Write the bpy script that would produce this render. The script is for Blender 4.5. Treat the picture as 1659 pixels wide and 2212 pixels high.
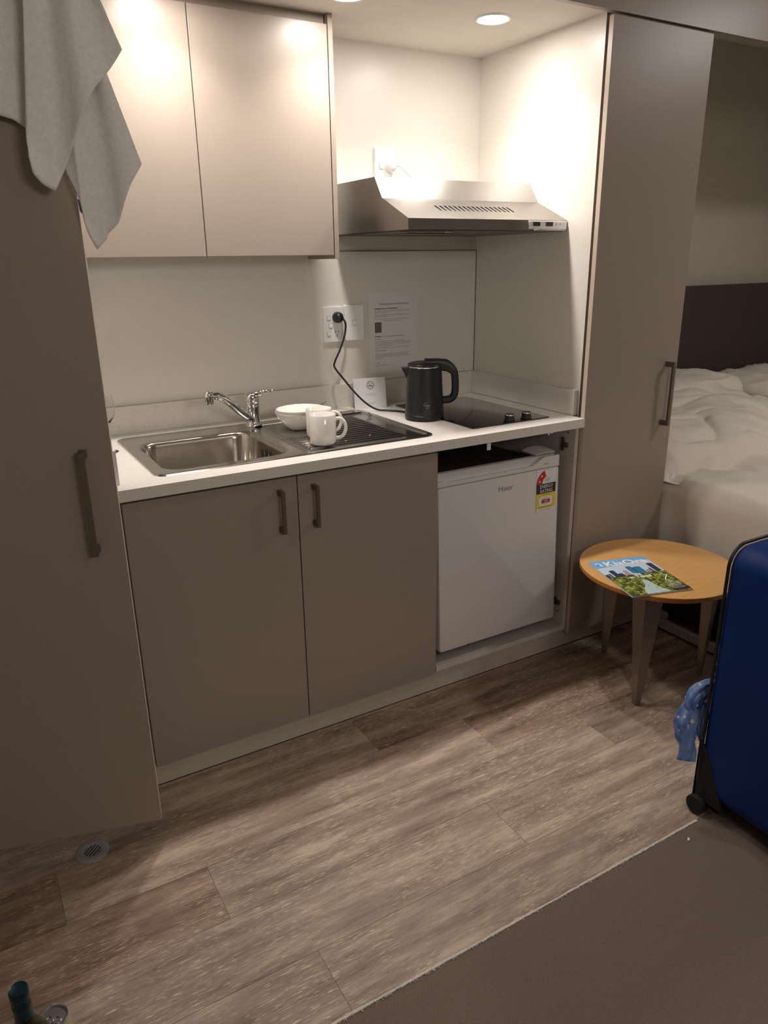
import bpy, bmesh, math, random
from mathutils import Vector, Matrix, noise
random.seed(7)
for o in list(bpy.data.objects): bpy.data.objects.remove(o, do_unlink=True)
S = bpy.context.scene
COL = S.collection
V = Vector

# ------------------------------------------------------------------ camera
YAW, PITCH, ROLL, F = -0.5247, -0.3288, -0.0144, 1597.3
fw = V((-math.sin(YAW)*math.cos(PITCH), math.cos(YAW)*math.cos(PITCH), math.sin(PITCH)))
ri = V((math.cos(YAW), math.sin(YAW), 0)); up = ri.cross(fw)
ri2 = math.cos(ROLL)*ri + math.sin(ROLL)*up
up2 = -math.sin(ROLL)*ri + math.cos(ROLL)*up
cam = bpy.data.cameras.new('camera'); co = bpy.data.objects.new('camera', cam); COL.objects.link(co)
M = Matrix((ri2, up2, -fw)).transposed().to_4x4(); M.translation = V((-0.8373, -1.8218, 1.4266))
co.matrix_world = M
cam.sensor_fit = 'VERTICAL'; cam.sensor_height = 24.0; cam.lens = F/2212*24.0
cam.clip_start = 0.02; cam.clip_end = 50
S.camera = co

# ------------------------------------------------------------------ view, world, room lights
S.view_settings.view_transform = 'Standard'; S.view_settings.look = 'None'
S.view_settings.exposure = 0.50; S.view_settings.gamma = 1.0; S.view_settings.use_curve_mapping = False
LENS_STRENGTH = 98.0
LENS_COLOR = (1.0, 0.925, 0.865)
BEAM_W = 1.9
ROOM_LAMPS = [(2.6, -1.0, 11.5), (0.5, -2.6, 2.0)]
FILL_LIGHT_W = 9.5
w = bpy.data.worlds.new('world'); S.world = w; w.use_nodes = True
w.node_tree.nodes['Background'].inputs[0].default_value = (1.0, 0.86, 0.74, 1)
w.node_tree.nodes['Background'].inputs[1].default_value = 0.05

# ------------------------------------------------------------------ materials
def lin(c): return tuple(((v/255)/12.92 if v/255 <= 0.04045 else ((v/255+0.055)/1.055)**2.4) for v in c)
def new(name):
    m = bpy.data.materials.new(name); m.use_nodes = True
    nt = m.node_tree; b = nt.nodes['Principled BSDF']
    return m, nt, b
def N(nt, t, **k):
    n = nt.nodes.new(t)
    for a, v in k.items(): setattr(n, a, v)
    return n
def mat(name, rgb, rough=0.5, metal=0.0, var=0.04, scale=60, bump=0.0, bscale=400, spec=0.5, coat=0.0, sheen=0.0, stretch=(1,1,1)):
    m, nt, b = new(name)
    c = lin(rgb)
    tc = N(nt, 'ShaderNodeTexCoord'); mp = N(nt, 'ShaderNodeMapping'); mp.inputs['Scale'].default_value = stretch
    nt.links.new(tc.outputs['Object'], mp.inputs[0])
    no = N(nt, 'ShaderNodeTexNoise'); no.inputs['Scale'].default_value = scale; no.inputs['Detail'].default_value = 4
    nt.links.new(mp.outputs[0], no.inputs['Vector'])
    r = N(nt, 'ShaderNodeValToRGB')
    r.color_ramp.elements[0].position = 0.3; r.color_ramp.elements[1].position = 0.7
    r.color_ramp.elements[0].color = tuple(max(0, v*(1-var)) for v in c)+(1,)
    r.color_ramp.elements[1].color = tuple(min(1, v*(1+var)) for v in c)+(1,)
    nt.links.new(no.outputs['Fac'], r.inputs[0]); nt.links.new(r.outputs[0], b.inputs['Base Color'])
    b.inputs['Roughness'].default_value = rough; b.inputs['Metallic'].default_value = metal
    b.inputs['Specular IOR Level'].default_value = spec
    b.inputs['Coat Weight'].default_value = coat; b.inputs['Sheen Weight'].default_value = sheen
    if bump:
        n2 = N(nt, 'ShaderNodeTexNoise'); n2.inputs['Scale'].default_value = bscale; n2.inputs['Detail'].default_value = 3
        nt.links.new(mp.outputs[0], n2.inputs['Vector'])
        bp = N(nt, 'ShaderNodeBump'); bp.inputs['Strength'].default_value = bump; bp.inputs['Distance'].default_value = 0.001
        nt.links.new(n2.outputs['Fac'], bp.inputs['Height']); nt.links.new(bp.outputs[0], b.inputs['Normal'])
    return m

taupe = mat('taupe_laminate', (154, 142, 131), 0.36, var=0.03, scale=300, bump=0.05, bscale=900)
taupe_dark = mat('taupe_edge', (146, 134, 122), 0.45, var=0.03)
edge_tape = mat('pale_edge_band', (196, 182, 166), 0.4, var=0.03)
white_lam = mat('white_laminate', (226, 221, 212), 0.33, var=0.02, scale=200)
white_carc = mat('white_carcass', (205, 198, 190), 0.45, var=0.05, scale=20)
white_paint = mat('white_painted_plaster', (222, 216, 205), 0.8, var=0.03, scale=15)
wall_paint = mat('bedroom_wall_paint', (196, 188, 174), 0.85, var=0.03, scale=12)
kick_m = mat('kickboard_pale', (196, 184, 172), 0.5, var=0.05, scale=25)
dirt = mat('dark_grime', (52, 42, 35), 0.8, var=0.2)
gap_m = mat('shadow_gap_black', (40, 34, 30), 0.8)
steel = mat('brushed_steel', (166, 162, 157), 0.27, 1.0, var=0.06, scale=25, stretch=(1, 40, 40), bump=0.08, bscale=120)
sink_steel = mat('sink_steel', (196, 193, 188), 0.15, 1.0, var=0.05, scale=30, bump=0.04, bscale=200)
chrome = mat('chrome', (225, 225, 226), 0.07, 1.0, var=0.01)
handle_m = mat('dark_nickel_handle', (124, 114, 105), 0.42, 0.75, var=0.03)
black_pl = mat('black_plastic', (24, 24, 25), 0.38, var=0.1, bump=0.03, bscale=900)
kettle_m = mat('matt_black_kettle', (27, 28, 30), 0.42, var=0.05, bump=0.03, bscale=1200)
black_glass = mat('black_ceramic_glass', (9, 9, 10), 0.06, var=0.0, coat=0.4)
rubber = mat('black_rubber', (16, 16, 16), 0.75)
white_pl = mat('white_plastic', (240, 239, 237), 0.35, var=0.01)
fridge_m = mat('white_enamel', (214, 210, 207), 0.35, var=0.02, bump=0.04, bscale=700)
china = mat('white_china', (232, 229, 222), 0.14, var=0.01, coat=0.3)
paper_m = mat('white_paper', (226, 224, 224), 0.7, var=0.01)
ink = mat('black_ink', (48, 46, 48), 0.7)
grey_ink = mat('grey_ink', (128, 122, 120), 0.7)
red_m = mat('label_red', (192, 38, 34), 0.5, var=0.02)
yellow_m = mat('label_yellow', (222, 208, 70), 0.5, var=0.02)
brown_ph = mat('printed_switch_photo', (120, 98, 94), 0.6)
wood_top = mat('beech_table_top', (210, 160, 98), 0.38, var=0.08, scale=14, stretch=(1, 8, 8), bump=0.05, bscale=60)
wood_edge = mat('beech_table_edge', (190, 128, 62), 0.45, var=0.14, scale=30, stretch=(1, 1, 6))
alu = mat('satin_aluminium_leg', (158, 146, 134), 0.4, 0.75, var=0.05, scale=30)
linen = mat('white_bed_linen', (226, 219, 208), 0.85, var=0.02, scale=8, bump=0.12, bscale=300, sheen=0.2)
towel_m = mat('white_terry', (240, 237, 232), 0.95, var=0.05, scale=120, bump=0.9, bscale=520, sheen=0.3)
headb = mat('dark_brown_headboard', (66, 54, 52), 0.65, var=0.06, scale=90)
base_dark = mat('dark_bed_base', (30, 26, 25), 0.9, var=0.1)
rail_m = mat('grey_rail', (170, 164, 158), 0.5)
blue_case = mat('blue_suitcase_fabric', (2, 44, 108), 0.55, var=0.06, scale=500, bump=0.35, bscale=900, spec=0.25)
blue_tag = mat('slate_tag', (96, 98, 118), 0.8)
cable_w = mat('white_cable', (236, 232, 226), 0.45)
green_cap = mat('teal_cap', (16, 50, 60), 0.28, 0.3, var=0.2, scale=90)
drain_m = mat('grey_drain_metal', (168, 167, 164), 0.38, 0.25, var=0.05)
cream_can = mat('cream_can_print', (190, 184, 150), 0.35, 0.3, var=0.05)
can_alu = mat('aluminium_lid', (200, 198, 204), 0.25, 1.0)
sleeve_clear = mat('crumb_tan', (196, 160, 110), 0.8, var=0.2)

def emis(name, rgb, s):
    m, nt, b = new(name)
    b.inputs['Base Color'].default_value = (1, 1, 1, 1)
    b.inputs['Emission Color'].default_value = tuple(rgb)+(1,)
    b.inputs['Emission Strength'].default_value = s
    return m
lens_m = emis('lit_downlight_lens', LENS_COLOR, LENS_STRENGTH)

def glass(name, rgb, ior=1.45, rough=0.0):
    m, nt, b = new(name)
    b.inputs['Base Color'].default_value = tuple(lin(rgb))+(1,)
    b.inputs['Transmission Weight'].default_value = 1.0
    b.inputs['Roughness'].default_value = rough; b.inputs['IOR'].default_value = ior
    return m
clear_glass = glass('clear_glass', (250, 250, 250))
green_glass = glass('green_bottle_glass', (120, 130, 40), 1.5)
sheath = glass('clear_plastic_sleeve', (248, 248, 250), 1.25, 0.25)

def speckled():
    m, nt, b = new('speckled_white_stone')
    tc = N(nt, 'ShaderNodeTexCoord')
    vo = N(nt, 'ShaderNodeTexVoronoi'); vo.inputs['Scale'].default_value = 110
    nt.links.new(tc.outputs['Object'], vo.inputs['Vector'])
    r = N(nt, 'ShaderNodeValToRGB'); e = r.color_ramp.elements
    e[0].position = 0.09; e[0].color = (0, 0, 0, 1); e[1].position = 0.15; e[1].color = (1, 1, 1, 1)
    nt.links.new(vo.outputs['Distance'], r.inputs[0])
    no = N(nt, 'ShaderNodeTexNoise'); no.inputs['Scale'].default_value = 33
    nt.links.new(tc.outputs['Object'], no.inputs['Vector'])
    g = N(nt, 'ShaderNodeMath', operation='GREATER_THAN'); g.inputs[1].default_value = 0.56
    nt.links.new(no.outputs['Fac'], g.inputs[0])
    inv = N(nt, 'ShaderNodeMath', operation='SUBTRACT'); inv.inputs[0].default_value = 1
    nt.links.new(r.outputs[0], inv.inputs[1])
    mu = N(nt, 'ShaderNodeMath', operation='MULTIPLY'); nt.links.new(inv.outputs[0], mu.inputs[0]); nt.links.new(g.outputs[0], mu.inputs[1])
    n2 = N(nt, 'ShaderNodeTexNoise'); n2.inputs['Scale'].default_value = 160; nt.links.new(tc.outputs['Object'], n2.inputs['Vector'])
    r2 = N(nt, 'ShaderNodeValToRGB'); r2.color_ramp.elements[0].position = .35; r2.color_ramp.elements[1].position = .6
    r2.color_ramp.elements[0].color = (*lin((216, 211, 204)), 1); r2.color_ramp.elements[1].color = (*lin((222, 217, 210)), 1)
    nt.links.new(n2.outputs['Fac'], r2.inputs[0])
    mx = N(nt, 'ShaderNodeMix', data_type='RGBA'); nt.links.new(mu.outputs[0], mx.inputs[0])
    nt.links.new(r2.outputs[0], mx.inputs[6]); mx.inputs[7].default_value = (*lin((96, 84, 72)), 1)
    nt.links.new(mx.outputs[2], b.inputs['Base Color']); b.inputs['Roughness'].default_value = 0.35
    return m
stone = speckled()

def floor_material():
    m, nt, b = new('weathered_grey_oak_vinyl')
    at = N(nt, 'ShaderNodeAttribute', attribute_name='tone')
    sep = N(nt, 'ShaderNodeSeparateColor'); nt.links.new(at.outputs['Color'], sep.inputs[0])
    tc = N(nt, 'ShaderNodeTexCoord')
    off = N(nt, 'ShaderNodeVectorMath', operation='ADD'); nt.links.new(tc.outputs['Object'], off.inputs[0])
    sc = N(nt, 'ShaderNodeVectorMath', operation='SCALE'); nt.links.new(at.outputs['Color'], sc.inputs[0]); sc.inputs['Scale'].default_value = 7
    nt.links.new(sc.outputs[0], off.inputs[1])
    def noi(scale, st, det=6, rough=0.6):
        mp = N(nt, 'ShaderNodeMapping'); mp.inputs['Scale'].default_value = st; nt.links.new(off.outputs[0], mp.inputs[0])
        n = N(nt, 'ShaderNodeTexNoise'); n.inputs['Scale'].default_value = scale; n.inputs['Detail'].default_value = det; n.inputs['Roughness'].default_value = rough
        nt.links.new(mp.outputs[0], n.inputs['Vector']); return n
    g1 = noi(6, (0.5, 3.6, 1)); g2 = noi(30, (0.5, 9, 1)); g3 = noi(80, (1, 26, 1), 3)
    r1 = N(nt, 'ShaderNodeValToRGB'); cr = r1.color_ramp
    cr.elements[0].position = .27; cr.elements[0].color = (*lin((104, 90, 80)), 1)
    cr.elements[1].position = .74; cr.elements[1].color = (*lin((194, 177, 157)), 1)
    e = cr.elements.new(.45); e.color = (*lin((146, 127, 111)), 1)
    e = cr.elements.new(.58); e.color = (*lin((164, 145, 130)), 1)
    mix = N(nt, 'ShaderNodeMath', operation='MULTIPLY_ADD'); nt.links.new(g2.outputs['Fac'], mix.inputs[0]); mix.inputs[1].default_value = .35
    sub = N(nt, 'ShaderNodeMath', operation='MULTIPLY_ADD'); nt.links.new(g1.outputs['Fac'], sub.inputs[0]); sub.inputs[1].default_value = 1.05; sub.inputs[2].default_value = -.20
    nt.links.new(sub.outputs[0], mix.inputs[2])
    t = N(nt, 'ShaderNodeMath', operation='MULTIPLY_ADD'); nt.links.new(sep.outputs[0], t.inputs[0]); t.inputs[1].default_value = .16
    nt.links.new(mix.outputs[0], t.inputs[2])
    s2 = N(nt, 'ShaderNodeMath', operation='SUBTRACT'); nt.links.new(t.outputs[0], s2.inputs[0]); s2.inputs[1].default_value = .08
    nt.links.new(s2.outputs[0], r1.inputs[0])
    # reddish planks
    hue = N(nt, 'ShaderNodeMix', data_type='RGBA', blend_type='MULTIPLY'); nt.links.new(sep.outputs[1], hue.inputs[0])
    nt.links.new(r1.outputs[0], hue.inputs[6]); hue.inputs[7].default_value = (1.0, .90, .86, 1)
    # pale saw marks
    sw = noi(190, (0.17, 3.4, 1), 2, .5); th = N(nt, 'ShaderNodeValToRGB')
    th.color_ramp.elements[0].position = .612; th.color_ramp.elements[0].color = (0, 0, 0, 1)
    th.color_ramp.elements[1].position = .655; th.color_ramp.elements[1].color = (1, 1, 1, 1)
    nt.links.new(sw.outputs['Fac'], th.inputs[0])
    mk = noi(5, (1, 1, 1), 2); mth = N(nt, 'ShaderNodeValToRGB'); mth.color_ramp.elements[0].position = .34; mth.color_ramp.elements[1].position = .52
    nt.links.new(mk.outputs['Fac'], mth.inputs[0])
    mm = N(nt, 'ShaderNodeMath', operation='MULTIPLY'); nt.links.new(th.outputs[0], mm.inputs[0]); nt.links.new(mth.outputs[0], mm.inputs[1])
    mm2 = N(nt, 'ShaderNodeMath', operation='MULTIPLY'); nt.links.new(mm.outputs[0], mm2.inputs[0]); mm2.inputs[1].default_value = .95
    lt = N(nt, 'ShaderNodeMix', data_type='RGBA'); nt.links.new(mm2.outputs[0], lt.inputs[0]); nt.links.new(hue.outputs[2], lt.inputs[6]); lt.inputs[7].default_value = (*lin((226, 212, 186)), 1)
    # dark pores
    dk = noi(120, (0.16, 3.0, 1), 2, .5); dr = N(nt, 'ShaderNodeValToRGB')
    dr.color_ramp.elements[0].position = .30; dr.color_ramp.elements[0].color = (1, 1, 1, 1)
    dr.color_ramp.elements[1].position = .345; dr.color_ramp.elements[1].color = (0, 0, 0, 1)
    nt.links.new(dk.outputs['Fac'], dr.inputs[0])
    d2 = N(nt, 'ShaderNodeMath', operation='MULTIPLY'); nt.links.new(dr.outputs[0], d2.inputs[0]); d2.inputs[1].default_value = .6
    lk = N(nt, 'ShaderNodeMix', data_type='RGBA'); nt.links.new(d2.outputs[0], lk.inputs[0]); nt.links.new(lt.outputs[2], lk.inputs[6]); lk.inputs[7].default_value = (*lin((78, 64, 54)), 1)
    nt.links.new(lk.outputs[2], b.inputs['Base Color'])
    b.inputs['Roughness'].default_value = 0.5; b.inputs['Specular IOR Level'].default_value = .35
    bp = N(nt, 'ShaderNodeBump'); bp.inputs['Strength'].default_value = .3; bp.inputs['Distance'].default_value = .001
    nt.links.new(g3.outputs['Fac'], bp.inputs['Height']); nt.links.new(bp.outputs[0], b.inputs['Normal'])
    return m
floor_m = floor_material()
carpet_m = mat('brown_loop_carpet', (114, 100, 90), 0.95, var=0.16, scale=420, bump=1.0, bscale=650)
fray_m = mat('frayed_backing', (205, 198, 188), 0.9, var=0.12, scale=200)

def scarf_material():
    m, nt, b = new('blue_star_print_cotton')
    tc = N(nt, 'ShaderNodeTexCoord')
    vo = N(nt, 'ShaderNodeTexVoronoi'); vo.inputs['Scale'].default_value = 42
    nt.links.new(tc.outputs['Object'], vo.inputs['Vector'])
    r = N(nt, 'ShaderNodeValToRGB'); e = r.color_ramp.elements
    e[0].position = 0.15; e[0].color = (*lin((206, 206, 196)), 1); e[1].position = 0.19; e[1].color = (0, 0, 0, 1)
    no = N(nt, 'ShaderNodeTexNoise'); no.inputs['Scale'].default_value = 30
    nt.links.new(tc.outputs['Object'], no.inputs['Vector'])
    r2 = N(nt, 'ShaderNodeValToRGB'); r2.color_ramp.elements[0].color = (*lin((70, 104, 168)), 1); r2.color_ramp.elements[1].color = (*lin((124, 148, 192)), 1)
    r2.color_ramp.elements[0].position = .35; r2.color_ramp.elements[1].position = .65
    nt.links.new(no.outputs['Fac'], r2.inputs[0])
    ls = N(nt, 'ShaderNodeMath', operation='LESS_THAN'); ls.inputs[1].default_value = .14
    nt.links.new(vo.outputs['Distance'], ls.inputs[0])
    mx = N(nt, 'ShaderNodeMix', data_type='RGBA'); nt.links.new(ls.outputs[0], mx.inputs[0]); nt.links.new(r2.outputs[0], mx.inputs[6]); mx.inputs[7].default_value = (*lin((214, 212, 200)), 1)
    nt.links.new(mx.outputs[2], b.inputs['Base Color']); b.inputs['Roughness'].default_value = .9
    return m
scarf_m = scarf_material()
def foliage_print():
    m, nt, b = new('printed_treetops')
    tc = N(nt, 'ShaderNodeTexCoord')
    no = N(nt, 'ShaderNodeTexNoise'); no.inputs['Scale'].default_value = 95; no.inputs['Detail'].default_value = 5
    nt.links.new(tc.outputs['Object'], no.inputs['Vector'])
    r = N(nt, 'ShaderNodeValToRGB'); cr = r.color_ramp
    cr.elements[0].position = .36; cr.elements[0].color = (*lin((34, 42, 20)), 1)
    cr.elements[1].position = .66; cr.elements[1].color = (*lin((176, 178, 74)), 1)
    e = cr.elements.new(.5); e.color = (*lin((96, 112, 40)), 1)
    nt.links.new(no.outputs['Fac'], r.inputs[0]); nt.links.new(r.outputs[0], b.inputs['Base Color']); b.inputs['Roughness'].default_value = .3
    return m
tree_print = foliage_print()
pr = lambda n, c: mat(n, c, 0.3, var=0.03, scale=150)
pr_sky = pr('print_sky_blue', (112, 178, 226)); pr_haze = pr('print_pale_sky', (196, 214, 232)); pr_white = pr('print_white', (246, 246, 244))
pr_navy = pr('print_navy_tower', (46, 54, 84)); pr_teal = pr('print_teal_tower', (50, 120, 160)); pr_beige = pr('print_beige_tower', (168, 150, 150))
pr_lake = pr('print_lake', (186, 204, 206)); pr_dark = pr('print_dark_wood', (46, 44, 30))

# ------------------------------------------------------------------ mesh helpers
class MB:
    def __init__(s): s.v = []; s.f = []; s.m = []
    def add(s, verts, faces, mi=0):
        n = len(s.v); s.v += [V(p) for p in verts]; s.f += [tuple(i+n for i in f) for f in faces]; s.m += [mi]*len(faces); return s
    def box(s, a, b, mi=0, T=None):
        x0, y0, z0 = a; x1, y1, z1 = b
        vs = [V(p) for p in ((x0,y0,z0),(x1,y0,z0),(x1,y1,z0),(x0,y1,z0),(x0,y0,z1),(x1,y0,z1),(x1,y1,z1),(x0,y1,z1))]
        if T: vs = [T @ p for p in vs]
        return s.add(vs, [(0,3,2,1),(4,5,6,7),(0,1,5,4),(1,2,6,5),(2,3,7,6),(3,0,4,7)], mi)
    def lathe(s, prof, c=(0,0,0), n=32, mi=0, T=None, cap0=False, cap1=False):
        vs = []
        for r, z in prof:
            for k in range(n):
                a = 2*math.pi*k/n; p = V((c[0]+r*math.cos(a), c[1]+r*math.sin(a), c[2]+z)); vs.append(T @ p if T else p)
        fs = [(i*n+k, i*n+(k+1) % n, (i+1)*n+(k+1) % n, (i+1)*n+k) for i in range(len(prof)-1) for k in range(n)]
        if cap0: fs.append(tuple(range(n-1, -1, -1)))
        if cap1: fs.append(tuple((len(prof)-1)*n+k for k in range(n)))
        return s.add(vs, fs, mi)
    def tube(s, pts, r, n=10, mi=0, caps=True):
        pts = [V(p) for p in pts]; R = r if isinstance(r, (list, tuple)) else [r]*len(pts)
        vs = []; t0 = (pts[1]-pts[0]).normalized(); a = t0.orthogonal().normalized()
        for i, p in enumerate(pts):
            t = (pts[min(i+1, len(pts)-1)]-pts[max(i-1, 0)]).normalized()
            a = (a-t*a.dot(t)).normalized(); b = t.cross(a)
            for k in range(n):
                g = 2*math.pi*k/n; vs.append(p+(a*math.cos(g)+b*math.sin(g))*R[i])
        fs = [(i*n+k, i*n+(k+1) % n, (i+1)*n+(k+1) % n, (i+1)*n+k) for i in range(len(pts)-1) for k in range(n)]
        if caps: fs += [tuple(range(n-1, -1, -1)), tuple((len(pts)-1)*n+k for k in range(n))]
        return s.add(vs, fs, mi)
    def prism(s, poly, dv, mi=0):
        n = len(poly); poly = [V(p) for p in poly]; dv = V(dv)
        return s.add(poly+[p+dv for p in poly], [tuple(range(n-1, -1, -1)), tuple(range(n, 2*n))]+[(i, (i+1) % n, n+(i+1) % n, n+i) for i in range(n)], mi)
    def poly(s, pts, mi=0): return s.add(pts, [tuple(range(len(pts)))], mi)
    def loft(s, loops, mi=0, cap0=False, cap1=False):
        n = len(loops[0]); vs = [p for l in loops for p in l]
        fs = [(i*n+k, i*n+(k+1) % n, (i+1)*n+(k+1) % n, (i+1)*n+k) for i in range(len(loops)-1) for k in range(n)]
        if cap0: fs.append(tuple(range(n-1, -1, -1)))
        if cap1: fs.append(tuple((len(loops)-1)*n+k for k in range(n)))
        return s.add(vs, fs, mi)
    def grid(s, fn, nu, nv, mi=0):
        vs = [fn(i/nu, j/nv) for j in range(nv+1) for i in range(nu+1)]
        fs = [(j*(nu+1)+i, j*(nu+1)+i+1, (j+1)*(nu+1)+i+1, (j+1)*(nu+1)+i) for j in range(nv) for i in range(nu)]
        return s.add(vs, fs, mi)
    def text(s, body, size, T, mi=0, align='LEFT', ext=0.0, bold=0.0, shear=0.0, sx=1.0):
        cu = bpy.data.curves.new('t', 'FONT'); cu.body = body; cu.size = size; cu.align_x = align
        cu.extrude = ext; cu.offset = bold; cu.shear = shear; cu.resolution_u = 3
        o = bpy.data.objects.new('t', cu); COL.objects.link(o); bpy.context.view_layer.update()
        me = bpy.data.meshes.new_from_object(o.evaluated_get(bpy.context.evaluated_depsgraph_get()))
        s.add([T @ V((p.co.x*sx, p.co.y, p.co.z)) for p in me.vertices], [tuple(p.vertices) for p in me.polygons], mi)
        bpy.data.objects.remove(o, do_unlink=True); bpy.data.curves.remove(cu); bpy.data.meshes.remove(me); return s
    def build(s, name, mats, parent=None, bevel=0.0, smooth=False, seg=2, normals=True, solid=0.0, sub=0, angle=35):
        me = bpy.data.meshes.new(name)
        me.from_pydata([tuple(p) for p in s.v], [], s.f)
        if not isinstance(mats, (list, tuple)): mats = [mats]
        for m in mats: me.materials.append(m)
        me.polygons.foreach_set('material_index', s.m); me.update()
        if normals:
            bm = bmesh.new(); bm.from_mesh(me); bmesh.ops.recalc_face_normals(bm, faces=bm.faces); bm.to_mesh(me); bm.free()
        o = bpy.data.objects.new(name, me); COL.objects.link(o)
        if smooth:
            me.shade_smooth()
            me.set_sharp_from_angle(angle=math.radians(angle))
        if solid:
            md = o.modifiers.new('solid', 'SOLIDIFY'); md.thickness = solid; md.offset = 0
        if sub:
            md = o.modifiers.new('sub', 'SUBSURF'); md.levels = sub; md.render_levels = sub
        if bevel:
            me.shade_smooth()
            md = o.modifiers.new('bevel', 'BEVEL'); md.width = bevel; md.segments = seg; md.limit_method = 'ANGLE'; md.angle_limit = math.radians(40); md.harden_normals = True
        if parent: child(o, parent)
        return o
def child(o, p):
    o.parent = p; o.matrix_parent_inverse = p.matrix_world.inverted()
def thing(name, label, cat, loc=(0,0,0), group=None, rotz=0):
    e = bpy.data.objects.new(name, None); COL.objects.link(e); e.empty_display_size = .05
    e.matrix_world = Matrix.Translation(V(loc)) @ Matrix.Rotation(rotz, 4, 'Z')
    e['label'] = label; e['category'] = cat
    if group: e['group'] = group
    return e
def tag(o, label, cat, group=None):
    o['label'] = label; o['category'] = cat
    if group: o['group'] = group
    return o
def struct(o): o['kind'] = 'structure'; return o
def boxo(name, a, b, m, parent=None, bevel=0.0, **k): return MB().box(a, b).build(name, m, parent, bevel, **k)
def rrect(x0, y0, x1, y1, r, n=6, z=0.0):
    out = []
    for cx, cy, a0 in ((x1-r, y1-r, 0), (x0+r, y1-r, 90), (x0+r, y0+r, 180), (x1-r, y0+r, 270)):
        for k in range(n+1):
            a = math.radians(a0+90*k/n); out.append(V((cx+r*math.cos(a), cy+r*math.sin(a), z)))
    return out
def frame(o, ux, uy):
    ux = V(ux).normalized(); uy = V(uy).normalized(); uz = ux.cross(uy)
    T = Matrix((ux, uy, uz)).transposed().to_4x4(); T.translation = V(o); return T
def smooth_path(pts, n=8):
    pts = [V(p) for p in pts]; P = [pts[0]]+pts+[pts[-1]]; out = []
    for i in range(1, len(P)-2):
        for k in range(n):
            t = k/n; a, b, c, d = P[i-1], P[i], P[i+1], P[i+2]
            out.append(0.5*((2*b)+(c-a)*t+(2*a-5*b+4*c-d)*t*t+(3*b-a-3*c+d)*t**3))
    out.append(pts[-1]); return out

# ------------------------------------------------------------------ geometry constants (metres)
XL, XW, YB = -0.545, 1.0426, 0.671      # alcove left wall, right wall, back wall
ZC = 2.12                                # alcove ceiling
ZT = 0.90                                # worktop
RX0, RX1, RY0, RY1, RZ = -1.75, 3.75, -3.3, 1.15, 2.5

# ------------------------------------------------------------------ setting
def build_floor():
    mb = MB(); tones = []
    wdt = .178; L = 1.24
    joint = {-2: -.826, -3: -.499, -4: .235, -5: -.363, -1: .1, 0: .35, 1: -.2, 2: .5, 3: .1, 4: .8, 5: 0, 6: .4}
    y_edge = -.850
    rr = random.Random(3)
    for row in range(-5, 8):
        y0 = -.152+(row+1)*wdt; y1 = y0+wdt
        j = joint.get(row, rr.uniform(-.6, .6))
        y0 = max(y0, y_edge)
        if y1 <= y_edge or y0 > RY1+.02: continue
        x = j-3*L
        while x < RX1+.1:
            xa, xb = max(x, RX0-.1), min(x+L, RX1+.1)
            if xb > xa:
                g = .0005
                mb.box((xa+g, y0+g, -.02), (xb-g, y1-g, 0.0))
                t = rr.random(); red = max(0, rr.uniform(-.6, 1.0))
                tones += [(t, red, rr.random(), 1)]*6
            x += L
    mb.box((RX0-.1, y_edge, -.05), (RX1+.1, RY1+.1, -.0012)); tones += [(0, 0, 0, 1)]*6
    o = mb.build('floor', floor_m)
    at = o.data.color_attributes.new('tone', 'FLOAT_COLOR', 'CORNER')
    for p in o.data.polygons:
        for li in p.loop_indices: at.data[li].color = tones[p.index]
    struct(o)
build_floor()

struct(boxo('wall_back', (-1.95, YB, 0), (1.49, YB+.10, 2.5), white_lam))
struct(boxo('wall_left', (XL-.02, .054, ZT-.04), (XL, YB, ZC), white_lam))
o = boxo('wall_right', (XW, .054, .0), (XW+.015, YB, ZC), [white_lam]); struct(o)
o.data.materials.append(taupe_dark)
for p in o.data.polygons:
    if p.normal.y < -.9: p.material_index = 1  # shade on the white panel's front edge, put in as taupe colour
struct(boxo('wall_bedroom', (1.49, RY1, 0), (RX1+.1, RY1+.1, RZ), wall_paint))
struct(boxo('wall_side', (RX1, RY0, 0), (RX1+.1, RY1, RZ), wall_paint))
struct(boxo('wall_far_left', (RX0-.1, RY0, 0), (RX0, .6, RZ), wall_paint))
struct(boxo('wall_rear', (RX0-.1, RY0-.1, 0), (RX1+.1, RY0, RZ), wall_paint))
struct(boxo('ceiling', (RX0-.1, RY0-.1, RZ), (RX1+.1, RY1+.1, RZ+.1), white_paint))
struct(boxo('ceiling_alcove', (XL-.03, 0.02, ZC), (XW+.016, YB, ZC+.05), white_paint))
struct(boxo('trim_1', (-1.4, 0.0, 2.1055), (RX1, .018, 2.5), taupe))            # bulkhead above the cupboards
struct(boxo('trim_2', (XL, 0.0185, 2.109), (XW, .032, ZC), edge_tape))
o = boxo('baseboard_kitchen', (XL-.6, .039, 0), (1.47, .055, .088), kick_m); struct(o)
mb = MB()
mb.box((XL-.6, .0385, 0), (1.47, .0392, .003)); mb.box((.34, .0384, .066), (.385, .0391, .071)); mb.box((.432, .0384, .071), (.455, .0391, .0795))
struct(mb.build('trim_3', dirt))

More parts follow.
